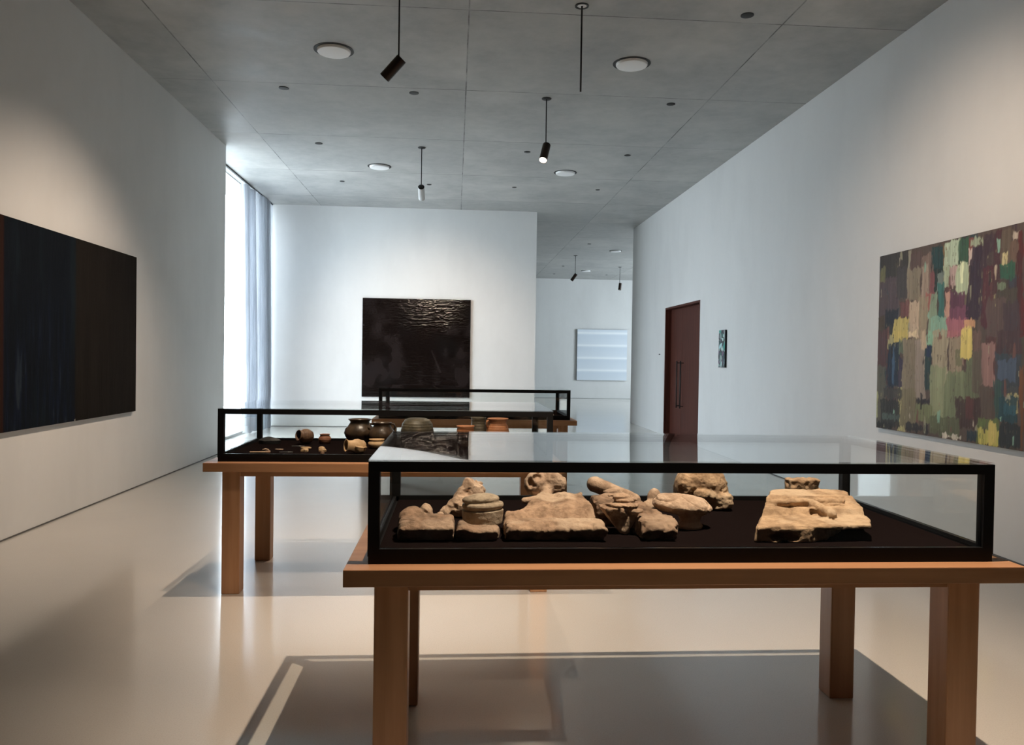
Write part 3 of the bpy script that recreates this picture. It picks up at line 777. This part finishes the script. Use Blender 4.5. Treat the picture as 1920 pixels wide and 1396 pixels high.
def prism(X, Y, Z, P, hfn, zb, edge=.01, under=0):
    XY = poly(X, Y-under*np.clip((z0+.048-Z)/.048, 0, 1)**1.2, P)+.007*fbm(X, Y, Z*.3, 30, 3, 77); edge = edge*.6
    return smax(smax(XY, Z-hfn, edge), zb-Z, .004)
SAND = ((.45, .305, .205), (.27, .172, .11), (.53, .405, .295))
M['stone_a'] = m_stone('weathered tan stone', *SAND)
M['stone_b'] = m_stone('brown weathered stone', (.31, .200, .132), (.17, .108, .07), (.41, .295, .21))
M['stone_c'] = m_stone('light sandstone', (.54, .375, .235), (.38, .25, .15), (.60, .455, .315), .5)
M['stone_d'] = m_stone('greyish tan stone', (.42, .34, .25), (.30, .235, .165), (.50, .42, .32), .3)
M['stone_e'] = m_stone('cream stone', (.57, .415, .30), (.45, .31, .215), (.64, .50, .385), .35)
def stone(name, fn, lo, hi, mat, label, cat='stone fragment', na=.004, ns=45, h=.0042, big=.005, seed=1, org=None, pits=0, parent=None):
    org = org or ((lo[0]+hi[0])/2, (lo[1]+hi[1])/2, ZF)
    def g(X, Y, Z):
        f = fn(X, Y, Z)
        f = f-big*fbm(X, Y, Z, 16, 2, seed)+na*2.2*(np.abs(fbm(X, Y, Z, ns*.8, 3, seed+5))-.22)
        if pits:
            p = vnoise(X*38, Y*38, Z*38, seed+9); f = f+pits*np.clip((p-.35)*3, 0, 1)
        return smax(f, ZF+.0006-Z, .001)
    me = nets(g, (lo[0]-.015, lo[1]-.015, ZF-.004), (hi[0]+.015, hi[1]+.015, hi[2]+.015), h)
    co_ = np.zeros(len(me.vertices)*3); me.vertices.foreach_get('co', co_)
    co_ = co_.reshape(-1, 3)-np.array(org); me.vertices.foreach_set('co', co_.ravel())
    o = obj(name, me, M[mat], None, True, org); return tag(o, label, cat, 'stone fragments in the nearest case')

z0 = ZF
def H(Y, pts): return np.interp(Y, [p[0] for p in pts], [p[1] for p in pts])
z0 = ZF
# four broken lengths of one moulded course along the front
stone('stone_fragment', lambda X, Y, Z: smin(prism(X, Y, Z, [(-.195, 2.765), (.004, 2.76), (.0, 2.98), (-.06, 3.0), (-.11, 2.97), (-.14, 3.03), (-.19, 3.02)],
      z0+H(Y, [(2.76, .052), (2.80, .066), (2.86, .070), (2.92, .058), (2.97, .06), (3.05, .065)]), z0, .03, .04), sph(X, Y, Z, (-.155, 2.97, z0+.045), (.045, .05, .045)), .03),
      (-.21, 2.755, 0), (.01, 3.05, z0+.1), 'stone_b', 'brown rounded stone block at the far left of the front row in the nearest case', seed=3)
stone('stone_fragment', lambda X, Y, Z: prism(X, Y, Z, [(.013, 2.76), (.165, 2.765), (.172, 2.85), (.172, 2.98), (.14, 3.05), (.08, 2.98), (.03, 2.96), (.012, 2.93)],
      z0+H(Y, [(2.76, .036), (2.80, .046), (2.85, .044), (2.90, .018), (3.0, .012)])+.02*np.exp(-((X-.03)/.03)**2), z0, .03, .04),
      (.01, 2.755, 0), (.2, 3.06, z0+.085), 'stone_b', 'low brown stone piece lying under the ribbed drum', seed=5)
def f3(X, Y, Z):
    hh = H(Y+.012*np.sin(X*14), [(2.76, .045), (2.80, .062), (2.86, .066), (2.91, .050), (2.955, .047), (3.0, .074), (3.07, .094), (3.18, .110)])
    hh = hh+.012*(X-.36)+.004*np.sin(X*60)*(Y > 3.0)
    f = prism(X, Y, Z, [(.192, 2.765), (.552, 2.76), (.55, 2.9), (.535, 3.05), (.528, 3.19), (.44, 3.2), (.36, 3.2), (.31, 3.13), (.285, 3.06), (.25, 3.01), (.202, 3.0), (.190, 2.93)], z0+hh, z0, .03, .04)
    return smax(f, -sph(X, Y, Z, (.39, 3.12, z0+.118), (.055, .07, .028)), .02)
stone('stone_fragment', f3, (.175, 2.755, 0), (.56, 3.21, z0+.13), 'stone_a', 'widest stone piece, long and grooved, in the middle of the front row', seed=7, na=.0045)
def f4(X, Y, Z):
    hh = H(Y, [(2.76, .045), (2.81, .062), (2.88, .07), (2.94, .068), (3.0, .085), (3.08, .096), (3.2, .1)])
    return prism(X, Y, Z, [(.685, 2.765), (.81, 2.765), (.838, 2.86), (.815, 2.95), (.775, 3.0), (.745, 3.08), (.73, 3.2), (.66, 3.22), (.565, 3.2), (.56, 3.03), (.66, 3.015), (.70, 2.95), (.69, 2.86)], z0+hh, z0, .03, .035)
stone('stone_fragment', f4, (.555, 2.755, 0), (.845, 3.23, z0+.12), 'stone_b', 'brown stone piece at the right end of the front row, its right edge broken', seed=9, na=.006)
# ribbed drum
def drum(X, Y, Z):
    cx, cy = .112, 2.955; tx = X-cx; ty = Y-cy; r = np.sqrt(tx**2+(ty/.85)**2)
    zz = Z-.03*tx
    rz = H(zz, [(.928, .070), (.932, .0745), (.982, .078), (.985, .071), (.988, .070), (.992, .076), (1.0, .079), (1.008, .075), (1.011, .062), (1.016, .060), (1.022, .063), (1.030, .060), (1.036, .048), (1.041, .03)])
    return smax((r-rz)*.8, np.maximum(.928-zz, zz-1.04), .004)
def drum_all(X, Y, Z):
    f = drum(X, Y, Z); f = smin(f, sph(X, Y, Z, (.056, 2.93, 1.022), (.022, .02, .014)), .008)
    return f
t_ = stone('ribbed_stone_drum', drum_all, (.02, 2.87, 0), (.205, 3.04, 1.05), 'stone_d', 'short ribbed round stone drum resting on the brown pieces at left', na=.0012, big=.0015, h=.003, seed=11, org=(.112, 2.955, .93))
def craggy(X, Y, Z):
    f = sph(X, Y, Z, (.05, 3.24, .94), (.075, .06, .05)); f = smin(f, cap(X, Y, Z, (.0, 3.22, .95), (.06, 3.25, 1.035), .02, .018), .012)
    f = smin(f, sph(X, Y, Z, (.085, 3.255, .985), (.055, .03, .06)), .015); f = smin(f, cap(X, Y, Z, (.06, 3.25, 1.03), (.145, 3.26, .96), .014, .02), .015)
    f = smin(f, cap(X, Y, Z, (-.035, 3.2, .93), (.0, 3.22, .95), .012, .02), .01)
    f = smax(f, -cap(X, Y, Z, (.045, 3.17, .998), (.085, 3.2, .978), .011, .013), .006)
    f = smax(f, -sph(X, Y, Z, (.0, 3.17, .955), (.02, .03, .02)), .006)
    return smin(f, sph(X, Y, Z, (-.035, 3.2, .915), (.022, .02, .03)), .01)
stone('stone_fragment', craggy, (-.07, 3.15, 0), (.17, 3.32, 1.06), 'stone_e', 'craggy pale carved lump with a pierced hole, behind the ribbed drum', na=.005, big=.004, h=.0032, seed=13, pits=.003)
stone('stone_chip', lambda X, Y, Z: smax(sph(X, Y, Z, (-.105, 3.08, z0+.030), (.032, .028, .048)), -sph(X, Y, Z, (-.12, 3.035, z0+.035), (.012, .02, .022)), .004),
      (-.14, 3.05, 0), (-.07, 3.11, z0+.08), 'stone_e', 'small upright pale chip behind the far left brown block', na=.006, h=.003, seed=15)
stone('stone_chip', lambda X, Y, Z: smin(sph(X, Y, Z, (-.048, 3.07, z0+.018), (.022, .022, .03)), sph(X, Y, Z, (-.025, 3.065, z0+.012), (.02, .018, .022)), .01),
      (-.075, 3.04, 0), (0, 3.1, z0+.05), 'stone_e', 'smallest low pale chip between the upright chip and the ribbed drum', na=.005, h=.003, seed=17)
def leaf(X, Y, Z):
    f = sph(X, Y, Z, (.415, 3.34, 1.02), (.070, .024, .054)); f = smin(f, cap(X, Y, Z, (.395, 3.32, .99), (.405, 3.27, .92), .024, .026), .015)
    f = smin(f, sph(X, Y, Z, (.345, 3.325, 1.02), (.045, .035, .05)), .01)
    for c, r in (((.358, 3.295, 1.052), (.026, .03, .016)), ((.326, 3.295, 1.03), (.014, .025, .022)), ((.345, 3.285, 1.018), (.010, .02, .007)),
                 ((.408, 3.30, 1.05), (.006, .014, .007)), ((.428, 3.30, 1.048), (.005, .014, .007)), ((.500, 3.33, .960), (.034, .08, .032))):
        f = smax(f, -sph(X, Y, Z, c, r), .005)
    f = smax(f, -cap(X, Y, Z, (.412, 3.275, .985), (.422, 3.235, .93), .007, .011), .004)
    return smin(f, cap(X, Y, Z, (.302, 3.29, .955), (.385, 3.29, .96), .014, .02), .01)
stone('carved_leaf_fragment', leaf, (.28, 3.24, 0), (.49, 3.41, 1.09), 'stone_e', 'upright flared carved fragment with deep holes, behind the widest stone', na=.003, big=.003, h=.0035, seed=19)
def pipe(X, Y, Z):
    a = (.62, 3.40, 1.008); b = (.80, 3.42, .935); f = cap(X, Y, Z, a, b, .035, .030)
    return smax(f, z0-Z, .003)
stone('stone_cylinder', pipe, (.57, 3.34, 0), (.86, 3.48, 1.05), 'stone_e', 'smooth leaning stone cylinder at the back, its round end up', na=.0015, big=.002, h=.0035, seed=21)
stone('stone_fragment', lambda X, Y, Z: smin(bxs(X, Y, Z, (.685, 3.30, .945), (.07, .05, .12), .3, .006, .2), cap(X, Y, Z, (.71, 3.3, .975), (.77, 3.305, .955), .022, .018), .012),
      (.63, 3.25, 0), (.83, 3.35, 1.01), 'stone_e', 'small angular pale fragment lying against the stone cylinder', na=.004, h=.0035, seed=23)
stone('stone_fragment', lambda X, Y, Z: smin(sph(X, Y, Z, (.865, 3.32, z0+.062), (.03, .03, .042)), cap(X, Y, Z, (.84, 3.3, z0+.03), (.865, 3.32, z0+.04), .03, .028), .01),
      (.76, 3.25, 0), (.9, 3.36, z0+.11), 'stone_e', 'rounded pale knob between the stone cylinder and the oval stone', na=.002, h=.0035, seed=25)
def stack(X, Y, Z):
    f = sph(X, Y, Z, (.645, 2.925, 1.007), (.062, .05, .010))
    f = smin(f, sph(X, Y, Z, (.65, 2.95, 1.022), (.05, .045, .010)), .002)
    f = smin(f, sph(X, Y, Z, (.635, 2.955, 1.034), (.04, .035, .009)), .002)
    f = smin(f, sph(X, Y, Z, (.683, 2.90, .990), (.028, .03, .011)), .002)
    k = np.clip((1.0-Z)/.098, 0, 1)          # wedge that narrows downwards
    cx = .612+.035*k; w = .060*(1-.72*k); d = .045*(1-.45*k)
    g = (np.maximum(np.abs(X-cx)-w, np.abs(Y-2.925)-d)*.75+.12*(np.abs(X-cx)*np.abs(Y-2.925))/.05)
    g = smax(g, np.maximum(Z-1.0, .902-Z), .004)
    f = smin(f, g, .003)
    return smin(f, cap(X, Y, Z, (.675, 2.90, .985), (.645, 2.89, .915), .022, .012), .004)
stone('stone_fragment', stack, (.55, 2.86, 0), (.715, 3.01, 1.05), 'stone_a', 'pointed tan fragment capped with thin flat layers, in front of the right end piece', na=.003, big=.003, h=.003, seed=27, org=(.64, 2.925, .93))
def oval(X, Y, Z):
    zz = Z+.09*(X-.9); f = sph(X, Y, zz, (.90, 3.02, .985), (.118, .085, .036))
    f = smin(f, sph(X, Y, zz, (.90, 3.04, 1.012), (.09, .06, .016)), .01)
    rr = np.sqrt(((X-.945)/.052)**2+((Y-3.0)/.05)**2); f = f+.004*np.exp(-((rr-1)/.05)**2)*(Y < 3.03)
    rr = np.sqrt(((X-.84)/.045)**2+((Y-3.02)/.05)**2); f = f+.004*np.exp(-((rr-1)/.05)**2)*(Y < 3.03)
    r2_ = np.sqrt(((X-.925)/.7)**2+((Y-3.0)/.6)**2); w = H(Z, [(z0, .066), (z0+.012, .074), (z0+.03, .055), (.97, .075)])
    return smin(f, smax(r2_-w, Z-.98, .005), .012)
stone('stone_fragment', oval, (.77, 2.92, 0), (1.03, 3.12, 1.04), 'stone_e', 'smooth oval cream stone cap standing on a narrow foot', na=.0015, big=.002, h=.0032, seed=29)
def capital(X, Y, Z):
    f = sph(X, Y, Z, (1.11, 3.44, .985), (.12, .10, .115)); f = smax(f, Z-1.083, .012)
    f = smax(f, -(Y-3.34+.12*(X-1.1)+.5*(Z-1.0)), .03)
    f = smin(f, cap(X, Y, Z, (1.07, 3.345, .975), (1.215, 3.37, .952), .023, .02), .006)
    f = smin(f, bxs(X, Y, Z, (1.145, 3.40, .935), (.17, .12, .06), -.15, .01, .12), .012)
    f = smin(f, sph(X, Y, Z, (1.02, 3.40, 1.0), (.04, .05, .055)), .015)
    for a, b, r in (((1.055, 3.335, 1.002), (1.105, 3.325, 1.018), .010), ((1.08, 3.325, 1.03), (1.10, 3.318, 1.038), .009), ((1.12, 3.31, 1.05), (1.13, 3.305, 1.06), .010),
                    ((1.145, 3.335, .997), (1.158, 3.318, 1.03), .009), ((1.17, 3.325, 1.01), (1.188, 3.31, 1.045), .008), ((1.195, 3.33, .998), (1.205, 3.315, 1.03), .009), ((1.12, 3.335, .992), (1.14, 3.335, .996), .008)):
        f = smax(f, -cap(X, Y, Z, a, b, r), .005)
    return smax(f, -cap(X, Y, Z, (1.0, 3.33, .93), (1.06, 3.33, .94), .022, .018), .008)
stone('carved_capital_fragment', capital, (.97, 3.29, 0), (1.25, 3.56, 1.09), 'stone_c', 'rough carved block with leaf cuts, tallest stone behind the oval cap', na=.005, big=.006, h=.0038, seed=31, pits=.004)
def ped(X, Y, Z):
    hh = H(Y+.008*np.sin(X*22), [(2.73, .050), (2.755, .060), (2.925, .068), (2.945, .088), (3.07, .103), (3.085, .112), (3.2, .118)])
    f = prism(X, Y, Z, [(1.095, 2.745), (1.535, 2.77), (1.575, 2.85), (1.615, 3.0), (1.635, 3.1), (1.65, 3.2), (1.56, 3.235), (1.36, 3.22), (1.30, 3.15), (1.23, 3.0), (1.16, 2.88)], z0+hh, z0+.044, .008)
    base = prism(X, Y, Z, [(1.095, 2.765), (1.17, 2.745), (1.30, 2.75), (1.38, 2.79), (1.50, 2.93), (1.57, 3.15), (1.35, 3.18), (1.2, 2.97)], z0+.052+0*X, z0, .006)
    base = smax(base, -sph(X, Y, Z, (1.20, 2.75, z0+.022), (.05, .05, .020)), .008)
    f = smin(f, base, .003)
    for c, r in (((1.315, 2.985, .999), (.06, .03, .02)), ((1.475, 2.985, 1.0), (.032, .022, .016)), ((1.535, 2.98, 1.0), (.02, .018, .013)), ((1.50, 3.04, 1.006), (.022, .018, .012)),
                 ((1.265, 3.055, 1.008), (.018, .016, .012)), ((1.395, 2.92, .975), (.018, .05, .016))):
        f = smax(f, -sph(X, Y, Z, c, r), .003)
    f = smin(f, cap(X, Y, Z, (1.26, 3.012, .998), (1.395, 3.005, 1.004), .013, .016), .003)
    f = smin(f, cap(X, Y, Z, (1.45, 3.02, 1.002), (1.55, 3.015, 1.002), .014, .010), .003)
    f = smax(f, -cap(X, Y, Z, (1.27, 2.986, .990), (1.39, 2.982, .993), .012, .013), .002)
    f = smax(f, -cap(X, Y, Z, (1.465, 2.99, .993), (1.54, 2.988, .992), .010, .008), .002)
    f = smax(f, -cap(X, Y, Z, (1.36, 3.078, 1.009), (1.62, 3.082, 1.012), .007, .006), .002)
    f = smin(f, cap(X, Y, Z, (1.415, 3.0, .998), (1.44, 2.88, .978), .016, .017), .003)
    return smax(f, -cap(X, Y, Z, (1.40, 2.96, .975), (1.435, 2.855, .958), .008, .010), .002)
stone('cornice_fragment', ped, (1.085, 2.735, 0), (1.66, 3.24, 1.04), 'stone_c', 'large wedge-shaped cornice stone lying alone at the right', na=.003, big=.003, h=.004, seed=33)
stone('stone_fragment', lambda X, Y, Z: bxs(X, Y, Z, (1.53, 3.33, .972), (.135, .07, .15), .05, .008), (1.46, 3.28, 0), (1.61, 3.38, 1.06), 'stone_c',
      'small chipped upright block standing behind the cornice stone', na=.006, big=.004, h=.004, seed=35, pits=.005)

# ------------------------------------------------------------------ clay pots in the middle case
M['pot_dark'] = m_pot('dark burnished clay', (.045, .030, .020), (.085, .055, .033), .33)
M['pot_brown'] = m_pot('brown clay', (.15, .085, .05), (.21, .12, .07), .55, 30)
M['pot_red'] = m_pot('red clay', (.26, .10, .055), (.33, .15, .08), .6, 25)
M['pot_orange'] = m_pot('orange terracotta', (.36, .135, .055), (.44, .19, .085), .6, 18)
M['pot_tan'] = m_pot('pale tan clay', (.52, .33, .17), (.62, .43, .25), .65)
M['pot_green'] = m_pot('dark olive clay', (.055, .048, .032), (.10, .085, .055), .5, 16)
M['bone'] = m_pot('old bone', (.50, .36, .25), (.36, .22, .15), .7)
G2 = 'clay vessels in the middle case'
def pot_profile(R, Hh, neck, lip, base=.45, wall=.006, shoulder=.55, rim=.012):
    out = [(.002, 0), (R*base, 0), (R*(base+.25), Hh*.10), (R*.93, Hh*.30), (R, Hh*shoulder*.85), (R*.93, Hh*(shoulder+.10)), (R*.78, Hh*(shoulder+.2)), (neck, Hh*.86), (neck, Hh*.90), (lip, Hh*.985), (lip, Hh), (lip-wall, Hh)]
    inn = [(neck-wall, Hh*.88), (R*.76-wall, Hh*(shoulder+.19)), (R-wall, Hh*shoulder*.85), (R*.9-wall, Hh*.3), (R*.5, Hh*.09), (.002, Hh*.08)]
    return out+inn
def vessel(name, loc, prof, mat, label, rot=(0, 0, 0), handles=(), seed=0, wob=.03, group=G2, cat='pot'):
    t = thing(name, label, cat, loc, rot, group)
    bm = bmesh.new(); lathe(bm, prof, 48, wob, seed); obj('body', bm, M[mat], t, True)
    for pts, r in handles: obj('handle', path_tube(bmesh.new(), pts, r, 12), M[mat], t, True)
    return t
def lying(R): return ZF+R+.0006
vessel('clay_jar', (-1.095, 5.90, lying(.058)), [(r, z-.05) for r, z in pot_profile(.058, .115, .036, .042, .5)], 'pot_brown',
       'brown clay jar lying on its side with its mouth towards the left', (math.radians(80), 0, math.radians(-50)), seed=1)
vessel('clay_pot', (-.965, 5.95, ZF), pot_profile(.047, .072, .034, .038, .6), 'pot_red', 'small reddish upright pot between the lying jar and the dark pots', seed=2)
vessel('clay_pot', (-.715, 6.02, ZF), pot_profile(.116, .182, .072, .088, .5, shoulder=.5), 'pot_dark', 'larger dark shiny pot, left of the pair', seed=3)
vessel('clay_pot', (-.535, 5.89, ZF), pot_profile(.098, .168, .062, .072, .5, shoulder=.5), 'pot_dark', 'dark shiny pot on the right of the pair, with two small handles',
       handles=[([(-.06, -.01, .155), (-.088, -.02, .158), (-.098, -.03, .135), (-.09, -.03, .115)], .008), ([(.06, -.01, .155), (.088, -.02, .158), (.098, -.02, .135), (.088, -.02, .115)], .008)], seed=4)
vessel('clay_jug', (-.665, 5.34, lying(.05)), [(r, z-.07) for r, z in pot_profile(.05, .135, .036, .043, .6, shoulder=.45)], 'pot_tan',
       'tan clay jug lying on its side with a loop handle', (math.radians(84), 0, math.radians(-62)),
       handles=[([(.043, 0, -.055), (.075, 0, -.052), (.083, 0, -.02), (.07, 0, .0), (.046, 0, .01)], .007)], seed=5)
vessel('clay_bowl', (-.55, 5.66, ZF), pot_profile(.064, .066, .05, .056, .45, shoulder=.6), 'pot_tan', 'squat tan pot in front of the dark pair, partly behind the nearest case', seed=6)
vessel('clay_pot', (-.275, 5.86, ZF), [(.002, 0), (.10, 0), (.122, .05), (.122, .11), (.112, .165), (.09, .195), (.06, .205), (.002, .208)], 'pot_green', 'tall dark domed pot with a crack at its shoulder', seed=7, wob=.04)
vessel('clay_bowl', (.085, 5.84, ZF), [(.002, 0), (.04, 0), (.06, .05), (.064, .12), (.06, .14), (.068, .152), (.064, .153), (.055, .138), (.05, .06), (.002, .02)], 'pot_orange', 'short orange pot with a turned-out rim, left of the dark ribbed pot', seed=8)
vessel('clay_pot', (.185, 5.965, ZF), [(.002, 0), (.05, 0), (.07, .05), (.072, .12), (.056, .155), (.054, .19), (.062, .205), (.056, .206), (.048, .19), (.05, .155), (.06, .1), (.002, .03)], 'pot_green', 'dark ribbed pot just left of the bright orange jar', seed=9)
vessel('clay_jar', (.325, 5.85, ZF), [(.002, 0), (.05, 0), (.078, .05), (.088, .11), (.078, .15), (.066, .168), (.067, .195), (.082, .208), (.078, .21), (.06, .196), (.058, .168), (.07, .13), (.07, .06), (.002, .03)], 'pot_orange', 'bright orange terracotta jar with wide rim and small handle', seed=10,
       handles=[([(-.062, -.03, .196), (-.082, -.045, .192), (-.085, -.045, .16), (-.076, -.035, .14)], .008)])
def shard(name, pts, z1, mat, label, seed, dome=.0, cat='shard', grp='small finds in the middle case', loc=(0, 0)):
    r = random.Random(seed); bm = bmesh.new(); n = len(pts)
    lo_ = [bm.verts.new((x, y, 0)) for x, y in pts]; mi = [bm.verts.new((x*1.04, y*1.04, z1*.55+r.uniform(0, .15)*z1)) for x, y in pts]
    hi_ = [bm.verts.new((x*.72, y*.72, z1*(1+r.uniform(-.12, .12)))) for x, y in pts]; top = bm.verts.new((0, 0, z1*1.08+dome))
    for A, B in ((lo_, mi), (mi, hi_)):
        for i in range(n): bm.faces.new((A[i], A[(i+1) % n], B[(i+1) % n], B[i]))
    for i in range(n): bm.faces.new((hi_[i], hi_[(i+1) % n], top))
    bm.faces.new(lo_[::-1])
    return tag(obj(name, bm, M[mat], None, 'auto', (loc[0], loc[1], ZF+.0003)), label, cat, grp)
def ngon(rx, ry, n, seed):
    r = random.Random(seed); return [(rx*(1+r.uniform(-.2, .2))*math.cos(2*PI*i/n), ry*(1+r.uniform(-.2, .2))*math.sin(2*PI*i/n)) for i in range(n)]
shard('pottery_shard', ngon(.026, .02, 9, 1), .022, 'pot_tan', 'pale shard in front of the lying brown jar, lower of the two there', 1, loc=(-1.012, 5.42))
shard('pottery_shard', ngon(.034, .012, 8, 2), .012, 'pot_tan', 'thin curved rim shard just in front of the lying brown jar', 2, loc=(-1.045, 5.62))
shard('pottery_shard', ngon(.024, .018, 8, 3), .018, 'pot_tan', 'pale shard in front of the small reddish pot, upper of the three there', 3, loc=(-.925, 5.58))
shard('pottery_shard', ngon(.028, .02, 9, 4), .020, 'pot_tan', 'widest shard in front of the small reddish pot, middle of the three', 4, loc=(-.895, 5.44))
shard('pottery_shard', ngon(.012, .012, 7, 5), .016, 'pot_brown', 'tiny brown shard in front of the small reddish pot, nearest of the three', 5, loc=(-.875, 5.31))
shard('stone_axe', ngon(.075, .05, 14, 6), .038, 'dark', 'low dark mound at the left rear corner of the middle case', 6, .012, 'find', loc=(-1.37, 5.93))
bm = bmesh.new(); path_tube(bm, [(-.065, -.005, .008), (-.03, 0, .009), (.02, .004, .009), (.065, .0, .010)], [.009, .0065, .007, .011], 10)
tag(obj('bone_tool', bm, M['bone'], None, True, (-1.285, 5.31, ZF+.0005)), 'pinkish bone tool lying at the left front of the middle case', 'bone', 'small finds in the middle case')
bm = bmesh.new(); path_tube(bm, [(-.02, 0, .006), (0, .006, .012), (.022, 0, .006)], .0055, 8)
tag(obj('bone_fragment', bm, M['bone'], None, True, (-1.285, 5.46, ZF+.0005)), 'small dark curved fragment just behind the bone tool', 'bone', 'small finds in the middle case')
bm = bmesh.new(); path_tube(bm, [(-.025, .01, .005), (0, -.004, .006), (.03, .006, .005)], .0045, 8)
tag(obj('bone_fragment', bm, M['bone'], None, True, (-1.205, 5.50, ZF+.0005)), 'thin dull fragment right of the bone tool', 'bone', 'small finds in the middle case')
for (x, y, l) in ((-1.13, 5.38, 'thin metal pin nearest the front glass of the middle case'), (-1.12, 5.74, 'thin metal pin lying behind, left of the lying brown jar')):
    tag(obj('metal_pin', path_tube(bmesh.new(), [(-.045, 0, .003), (.0, .002, .003), (.045, 0, .003)], .0022, 8), M['steel'], None, True, (x, y, ZF+.0005)), l, 'pin', 'small finds in the middle case')
# ------------------------------------------------------------------ small finds in the farthest case
r = random.Random(3)
F3G = 'small pale finds in the farthest case'
for i, (x, y, mat, l) in enumerate(((-.20, 9.15, 'pot_tan', 'small pale find in the farthest case, leftmost'), (.10, 9.2, 'pot_tan', 'small pale find in the farthest case, second from the left'),
        (.26, 9.12, 'bone', 'small pale find in the farthest case, third from the left'), (.95, 9.15, 'pot_tan', 'small pale find in the farthest case, second from the right'), (1.10, 9.05, 'bone', 'small pale find in the farthest case, rightmost'))):
    shard('pottery_shard', ngon(r.uniform(.035, .06), .03, 9, 20+i), .028, mat, l, 20+i, grp=F3G, loc=(x, y))

# ------------------------------------------------------------------ daylight
wd = bpy.data.worlds.new('overcast sky'); SC.world = wd; wd.use_nodes = True
nt = wd.node_tree; nt.nodes.clear()
bg = nt.nodes.new('ShaderNodeBackground'); ow = nt.nodes.new('ShaderNodeOutputWorld')
bg.inputs[0].default_value = (.80, .90, 1, 1); bg.inputs[1].default_value = 15.5
nt.links.new(bg.outputs[0], ow.inputs[0])
def portal(loc, w, h, d):
    L = bpy.data.lights.new('window_portal', 'AREA'); L.shape = 'RECTANGLE'; L.size = w; L.size_y = h
    L.cycles.is_portal = True; L.energy = 1
    o = bpy.data.objects.new('window_portal', L); C.objects.link(o); o.location = loc
    o.rotation_euler = Vector(d).to_track_quat('-Z', 'Z').to_euler()
portal((XG-.06, (YL1+YB)/2, HC/2), YB-YL1, HC, (1, 0, 0))
portal((XE+.07, (W2A+W2B)/2, HC/2), W2B-W2A, HC, (-1, 0, 0))

# ------------------------------------------------------------------ view
vs_ = SC.view_settings
SC.display_settings.display_device = 'sRGB'
vs_.view_transform = 'Standard'; vs_.look = 'None'; vs_.gamma = 1; vs_.use_curve_mapping = False
vs_.exposure = 0.0
SC.cycles.max_bounces = 12; SC.cycles.diffuse_bounces = 6; SC.cycles.glossy_bounces = 6
SC.cycles.transparent_max_bounces = 48; SC.cycles.transmission_bounces = 8
SC.cycles.caustics_reflective = False; SC.cycles.caustics_refractive = False
SC.cycles.sample_clamp_indirect = 6
